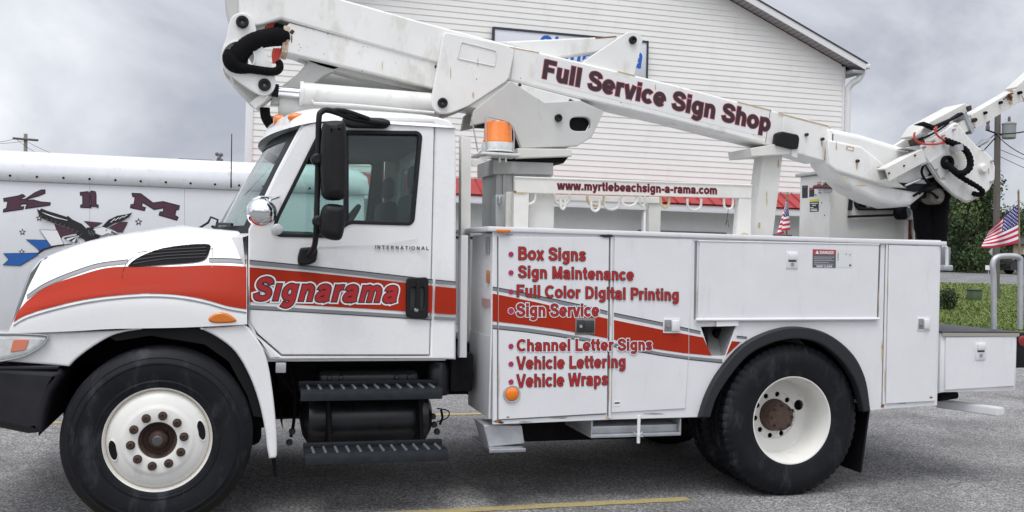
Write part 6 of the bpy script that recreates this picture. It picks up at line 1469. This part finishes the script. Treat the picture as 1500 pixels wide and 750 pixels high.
# smaller fittings of the elbow
for px, yy, r in (([(1346, 284), (1356, 274), (1368, 268), (1380, 262)], .96, .012), ([(1338, 287), (1352, 280), (1364, 282), (1374, 290)], .96, .011), ([(1354, 240), (1350, 252), (1356, 264), (1366, 272)], .93, .010), ([(1390, 180), (1376, 190), (1360, 199), (1346, 204)], .90, .008)):
    tube('hydraulic_hose', pipe_px(px, yy), r, HOSE, hp_, n=8, curve=4)
for u, v in ((1352, 216), (1366, 207), (1380, 199), (1396, 190), (1452, 236), (1451, 266), (1428, 288), (1370, 248)): pin(u, v, .898, .010, hp_, GALV, False)
for u, v in ((1300, 254), (1322, 243), (1338, 228)): pin(u, v, .80+(u-1293)*.0011, .008, ar, RUST, False)
pshape('clamp', [(1402, 212), (1411, 211), (1412, 220), (1403, 221)], .80, .89, GALV, hp_, .004)
pshape('cable_bracket', [(1340, 204), (1352, 200), (1356, 210), (1344, 214)], .90, .99, RUST, hp_, .003)
tube('valve_rod', pipe_px([(1326, 272), (1350, 262), (1366, 258)], .95), .010, STEEL, hp_, n=8)
for u, v, ru, rv in ((1360, 207, 5, 1), (1400, 184, 4, 1), (1440, 220, 4, 1), (1420, 294, 5, 1), (1382, 262, 4, 1), (1448, 250, 1, 6)): blob(u, v, ru, rv, .90, RUSTL, hp_, 3)
for u, v, ru, rv in ((1235, 262, 8, 1.2), (1262, 272, 10, 1.2), (1225, 214, 1, 7), (1290, 245, 6, 1)): blob(u, v, ru, rv, .955, RUSTL, tip, 5)
for u, v, ru, rv in ((1123, 290, 1.2, 12), (1112, 330, 2, 5), (1140, 240, 1.2, 8)): blob(u, v, ru, rv, 1.08, RUSTL, br, 5)
# rust runs and scuffs on the service body
for u, v, ru, rv in ((892, 560, .7, 30), (894, 470, .6, 14), (1296, 560, .8, 22), (1300, 420, .6, 16), (1021, 440, .6, 20), (731, 560, .6, 26), (1287, 440, .6, 18)): blob(u, v, ru, rv, -.0125, RUSTL, sb, 6)
# ---- the work basket standing in the bed
wy = 1.62
wc = P(1216, 262, wy); wx0 = wc.x; wfar = Px(1171, 300, wx0).y
wb_ = bpy.data.objects.new('work_basket', None); COL.objects.link(wb_); wb_.location = (wx0+.4, (wy+wfar)/2, 1.02); adopt(wb_, TK)
bask = mat('basket_fibreglass', (.66, .66, .63), .5, var=.08, vscale=3, spots=((.30, .31, .25), 3.5, .56, .5))
x1_ = P(1330, 300, wy).x; zt_b = P(1216, 253.5, wy).z
box('basket_shell', wx0, x1_, wy, wfar, 1.02, zt_b, bask, wb_, .012, 3)
box('basket_lid', wx0-.035, x1_+.03, wy-.03, wfar+.03, zt_b+.002, zt_b+.03, mat('lid_grey', (.42, .43, .42), .5), wb_, .006)
cut = rnd([(1254, 287), (1254, 300), (1258, 304), (1300, 305.5), (1318, 305), (1318, 262), (1256, 266)], 3)
flat_multi('access_opening', [(cut, DARK)], wy, wb_, off=.001)
tube('opening_seal', pipe_px([(1253, 284), (1253.5, 298), (1257, 304), (1264, 306), (1312, 305.5)], wy-.012), .014, BLACK, wb_, n=8, curve=3)
tube('grab_bar', pipe_px([(1244.5, 280), (1246.5, 288), (1245, 308)], wy-.02), .019, BLACK, wb_, n=8, curve=3)
pshape('grab_bar', [(1245, 315.5), (1318, 313), (1318, 316.5), (1245, 319)], wy-.05, wy-.01, BLACK, wb_, .006)
rgs = random.Random(4)
for i in range(18):
    c = P(rgs.uniform(1263, 1304), rgs.uniform(296, 303), wy-.012); lathe('fitting', [(0, -.012), (.012, -.011), (.02, 0), (.016, .01)], tuple(c), GALV if i % 2 else RUST, wb_, 8)
lathe('coupling', [(0, -.05), (.05, -.05), (.06, -.03), (.06, .05)], tuple(P(1322, 312, wy-.05)), DARK, wb_, 20)
pshape('valve_block', [(1326, 304), (1340, 302), (1344, 310), (1341, 322), (1328, 322)], wy-.10, wy-.02, GALV, wb_, .012)
for u in (1328, 1338): tube('stanchion', pipe_px([(u, 320), (u-.5, 352)], wy-.06), .016, OLDW, wb_, n=10)
tube('red_hose', pipe_px([(1333, 322), (1332, 335), (1335, 350)], wy-.06), .010, mat('dark_red_hose', (.16, .02, .02), .5), wb_, n=8, curve=3)
# latch bracket and stickers on the basket
hb_ = Px(1213, 274, wx0); 
ht = box('basket_latch', wx0-.012, wx0-.001, hb_.y-.07, hb_.y+.05, hb_.z-.05, hb_.z+.05, GALV, wb_, .003)
tube('latch_handle', [Px(u, v, wx0-.03) for u, v in ((1193, 274), (1205, 273.5), (1219, 274))], .018, mat('maroon_grip', (.10, .02, .025), .5), ht, n=10)
tube('latch_arm', [Px(u, v, wx0-.03) for u, v in ((1205, 271), (1208, 266), (1214, 264.5), (1224, 263.5))], .016, OLDW, ht, n=8, curve=3)
SK = lambda pts, m: (pts, m)
for n_, g_ in (('warning_sticker', [SK([(1175, 272), (1183.5, 271.5), (1183.3, 290), (1175, 290.3)], NAVY), SK([(1176.2, 273), (1182.3, 272.8), (1182.3, 274.6), (1176.2, 274.8)], STG)]),
               ('warning_sticker', [SK([(1185.5, 275), (1193, 274.5), (1193, 288), (1185.5, 288.6)], NAVY), SK([(1185.5, 275), (1193, 274.5), (1193, 277.6), (1185.5, 278.2)], DANG)]),
               ('warning_sticker', [SK([(1193.6, 277), (1204.6, 277), (1204.6, 285), (1193.6, 286)], VWHITE), SK([(1199, 278), (1203.8, 278), (1203.8, 279), (1199, 279)], STG), SK([(1199, 281), (1203.8, 281), (1203.8, 284), (1199, 284)], mat('pale_grey', (.35, .37, .4), .5)), SK([(1194, 284), (1196, 285), (1197, 286), (1194.5, 286.4)], INK)]),
               ('warning_sticker', [SK([(1197, 267.5), (1205, 266), (1205, 270), (1197, 271)], DANG), SK([(1197, 268.6), (1205, 267.4), (1205, 268.2), (1197, 269.4)], VWHITE)]),
               ('warning_sticker', [SK([(1186, 292.5), (1199.5, 291.5), (1199.5, 310), (1186.5, 310.6)], NAVY), SK([(1186, 292.5), (1199.5, 291.5), (1199.5, 295), (1186, 296)], YEL)]+[SK([(u0, v), (u1, v-.2), (u1, v+.9), (u0, v+1.1)], VWHITE) for v, u0, u1 in ((297.4, 1187.5, 1198), (300.2, 1190, 1195.5), (303.6, 1187.5, 1192), (306, 1188, 1197.5), (308, 1188.5, 1198))])):
    on_x(n_, g_, wx0, wb_)
for u, v in ((1203.5, 297), (1208, 315.5)): on_x('stain', [([(u-.7, v-1.2), (u+.7, v-1), (u+.6, v+1.2), (u-.5, v+1)], INK)], wx0, wb_)

# ---- flags on their staffs
FR, FB, FWh = mat('flag_red', (.56, .02, .065), .8), mat('flag_blue', (.025, .025, .16), .8), mat('flag_white', (.82, .81, .82), .8)
def flag(label, tip, foot, pos, size, canton=.46):
    """pos(s,t): cloth point, s from the staff to the fly, t from the top down"""
    f = thing('flag', label, 'flag', foot, 'small flags on staffs'); n, r = 40, 52
    bmobj('staff', tube_bm([foot, tip-Vector((0, 0, .03)), tip-Vector((0, 0, .028)), tip], [.008, .008, .012, .002], 8), mat('staff_wood', (.25, .19, .10), .6), f)
    bm = bmesh.new(); g = [[bm.verts.new(pos(i/n, j/r)) for j in range(r+1)] for i in range(n+1)]
    for i in range(n):
        for j in range(r):
            fc = bm.faces.new((g[i][j], g[i+1][j], g[i+1][j+1], g[i][j+1])); k = int(j/r*13)
            fc.material_index = 1 if (i/n < canton and k < 7) else (0 if k % 2 == 0 else 2)
    for a in range(9):
        for b in range(6 if a % 2 == 0 else 5):
            s = canton*((b+.5)/6 if a % 2 == 0 else (b+1)/6); t = 7/13*(a+1)/10
            o_ = pos(s, t); du, dv = pos(s+.01, t)-o_, pos(s, t+.01)-o_; nn_ = du.cross(dv).normalized(); ln = size*.028
            du.normalize(); dv.normalize()
            for sg_ in (.003, -.003):
                fc = bm.faces.new([bm.verts.new(o_+nn_*sg_+(du*math.sin(q*PI/5)-dv*math.cos(q*PI/5))*ln*(1 if q % 2 == 0 else .42)) for q in range(10)]); fc.material_index = 2
    bmobj('cloth', bm, [FR, FB, FWh], f, 60, recalc=False)
    return f
fy_ = 1.1
def pos_big(s, t):
    y = fy_
    TLh, BLh = Vector((1491, 299)), Vector((1493, 354)); TRh, BRh = Vector((1449, 338)), Vector((1437, 362))
    tp = TLh.lerp(TRh, s)+Vector((0, -4*s*(1-s))); bt = BLh.lerp(BRh, s)+Vector((0, 14*s*(1-s)))
    q = tp.lerp(bt, t); yy = y+.05*math.sin(s*9+t*2.5)*s+.03*math.sin(s*4-t*5)*s
    return P(q.x, q.y, yy)
flag('larger striped flag with white stars waving beside the grab rail at the truck tail', P(1492, 277, fy_), Vector((P(1496, 430, fy_).x, fy_, tz1+.006)), pos_big, .30, .50)
fy2 = 1.96
def pos_small(s, t):
    a = Vector((1153, 289.5)); fold = math.sin(s*PI*3.2)
    u = 1153+(-13*s+7*fold*(1-.35*s))*(.15+.85*t)*1.0; v = 291+t*44+s*9
    return P(u, v, fy2+.05*math.cos(s*PI*3.2)*(.2+t))
flag('small drooping striped flag standing behind the truck bed between boom rest and basket', P(1153.5, 281, fy2), Vector((P(1152, 350, fy2).x, fy2, zT+.018)), pos_small, .26, .42)
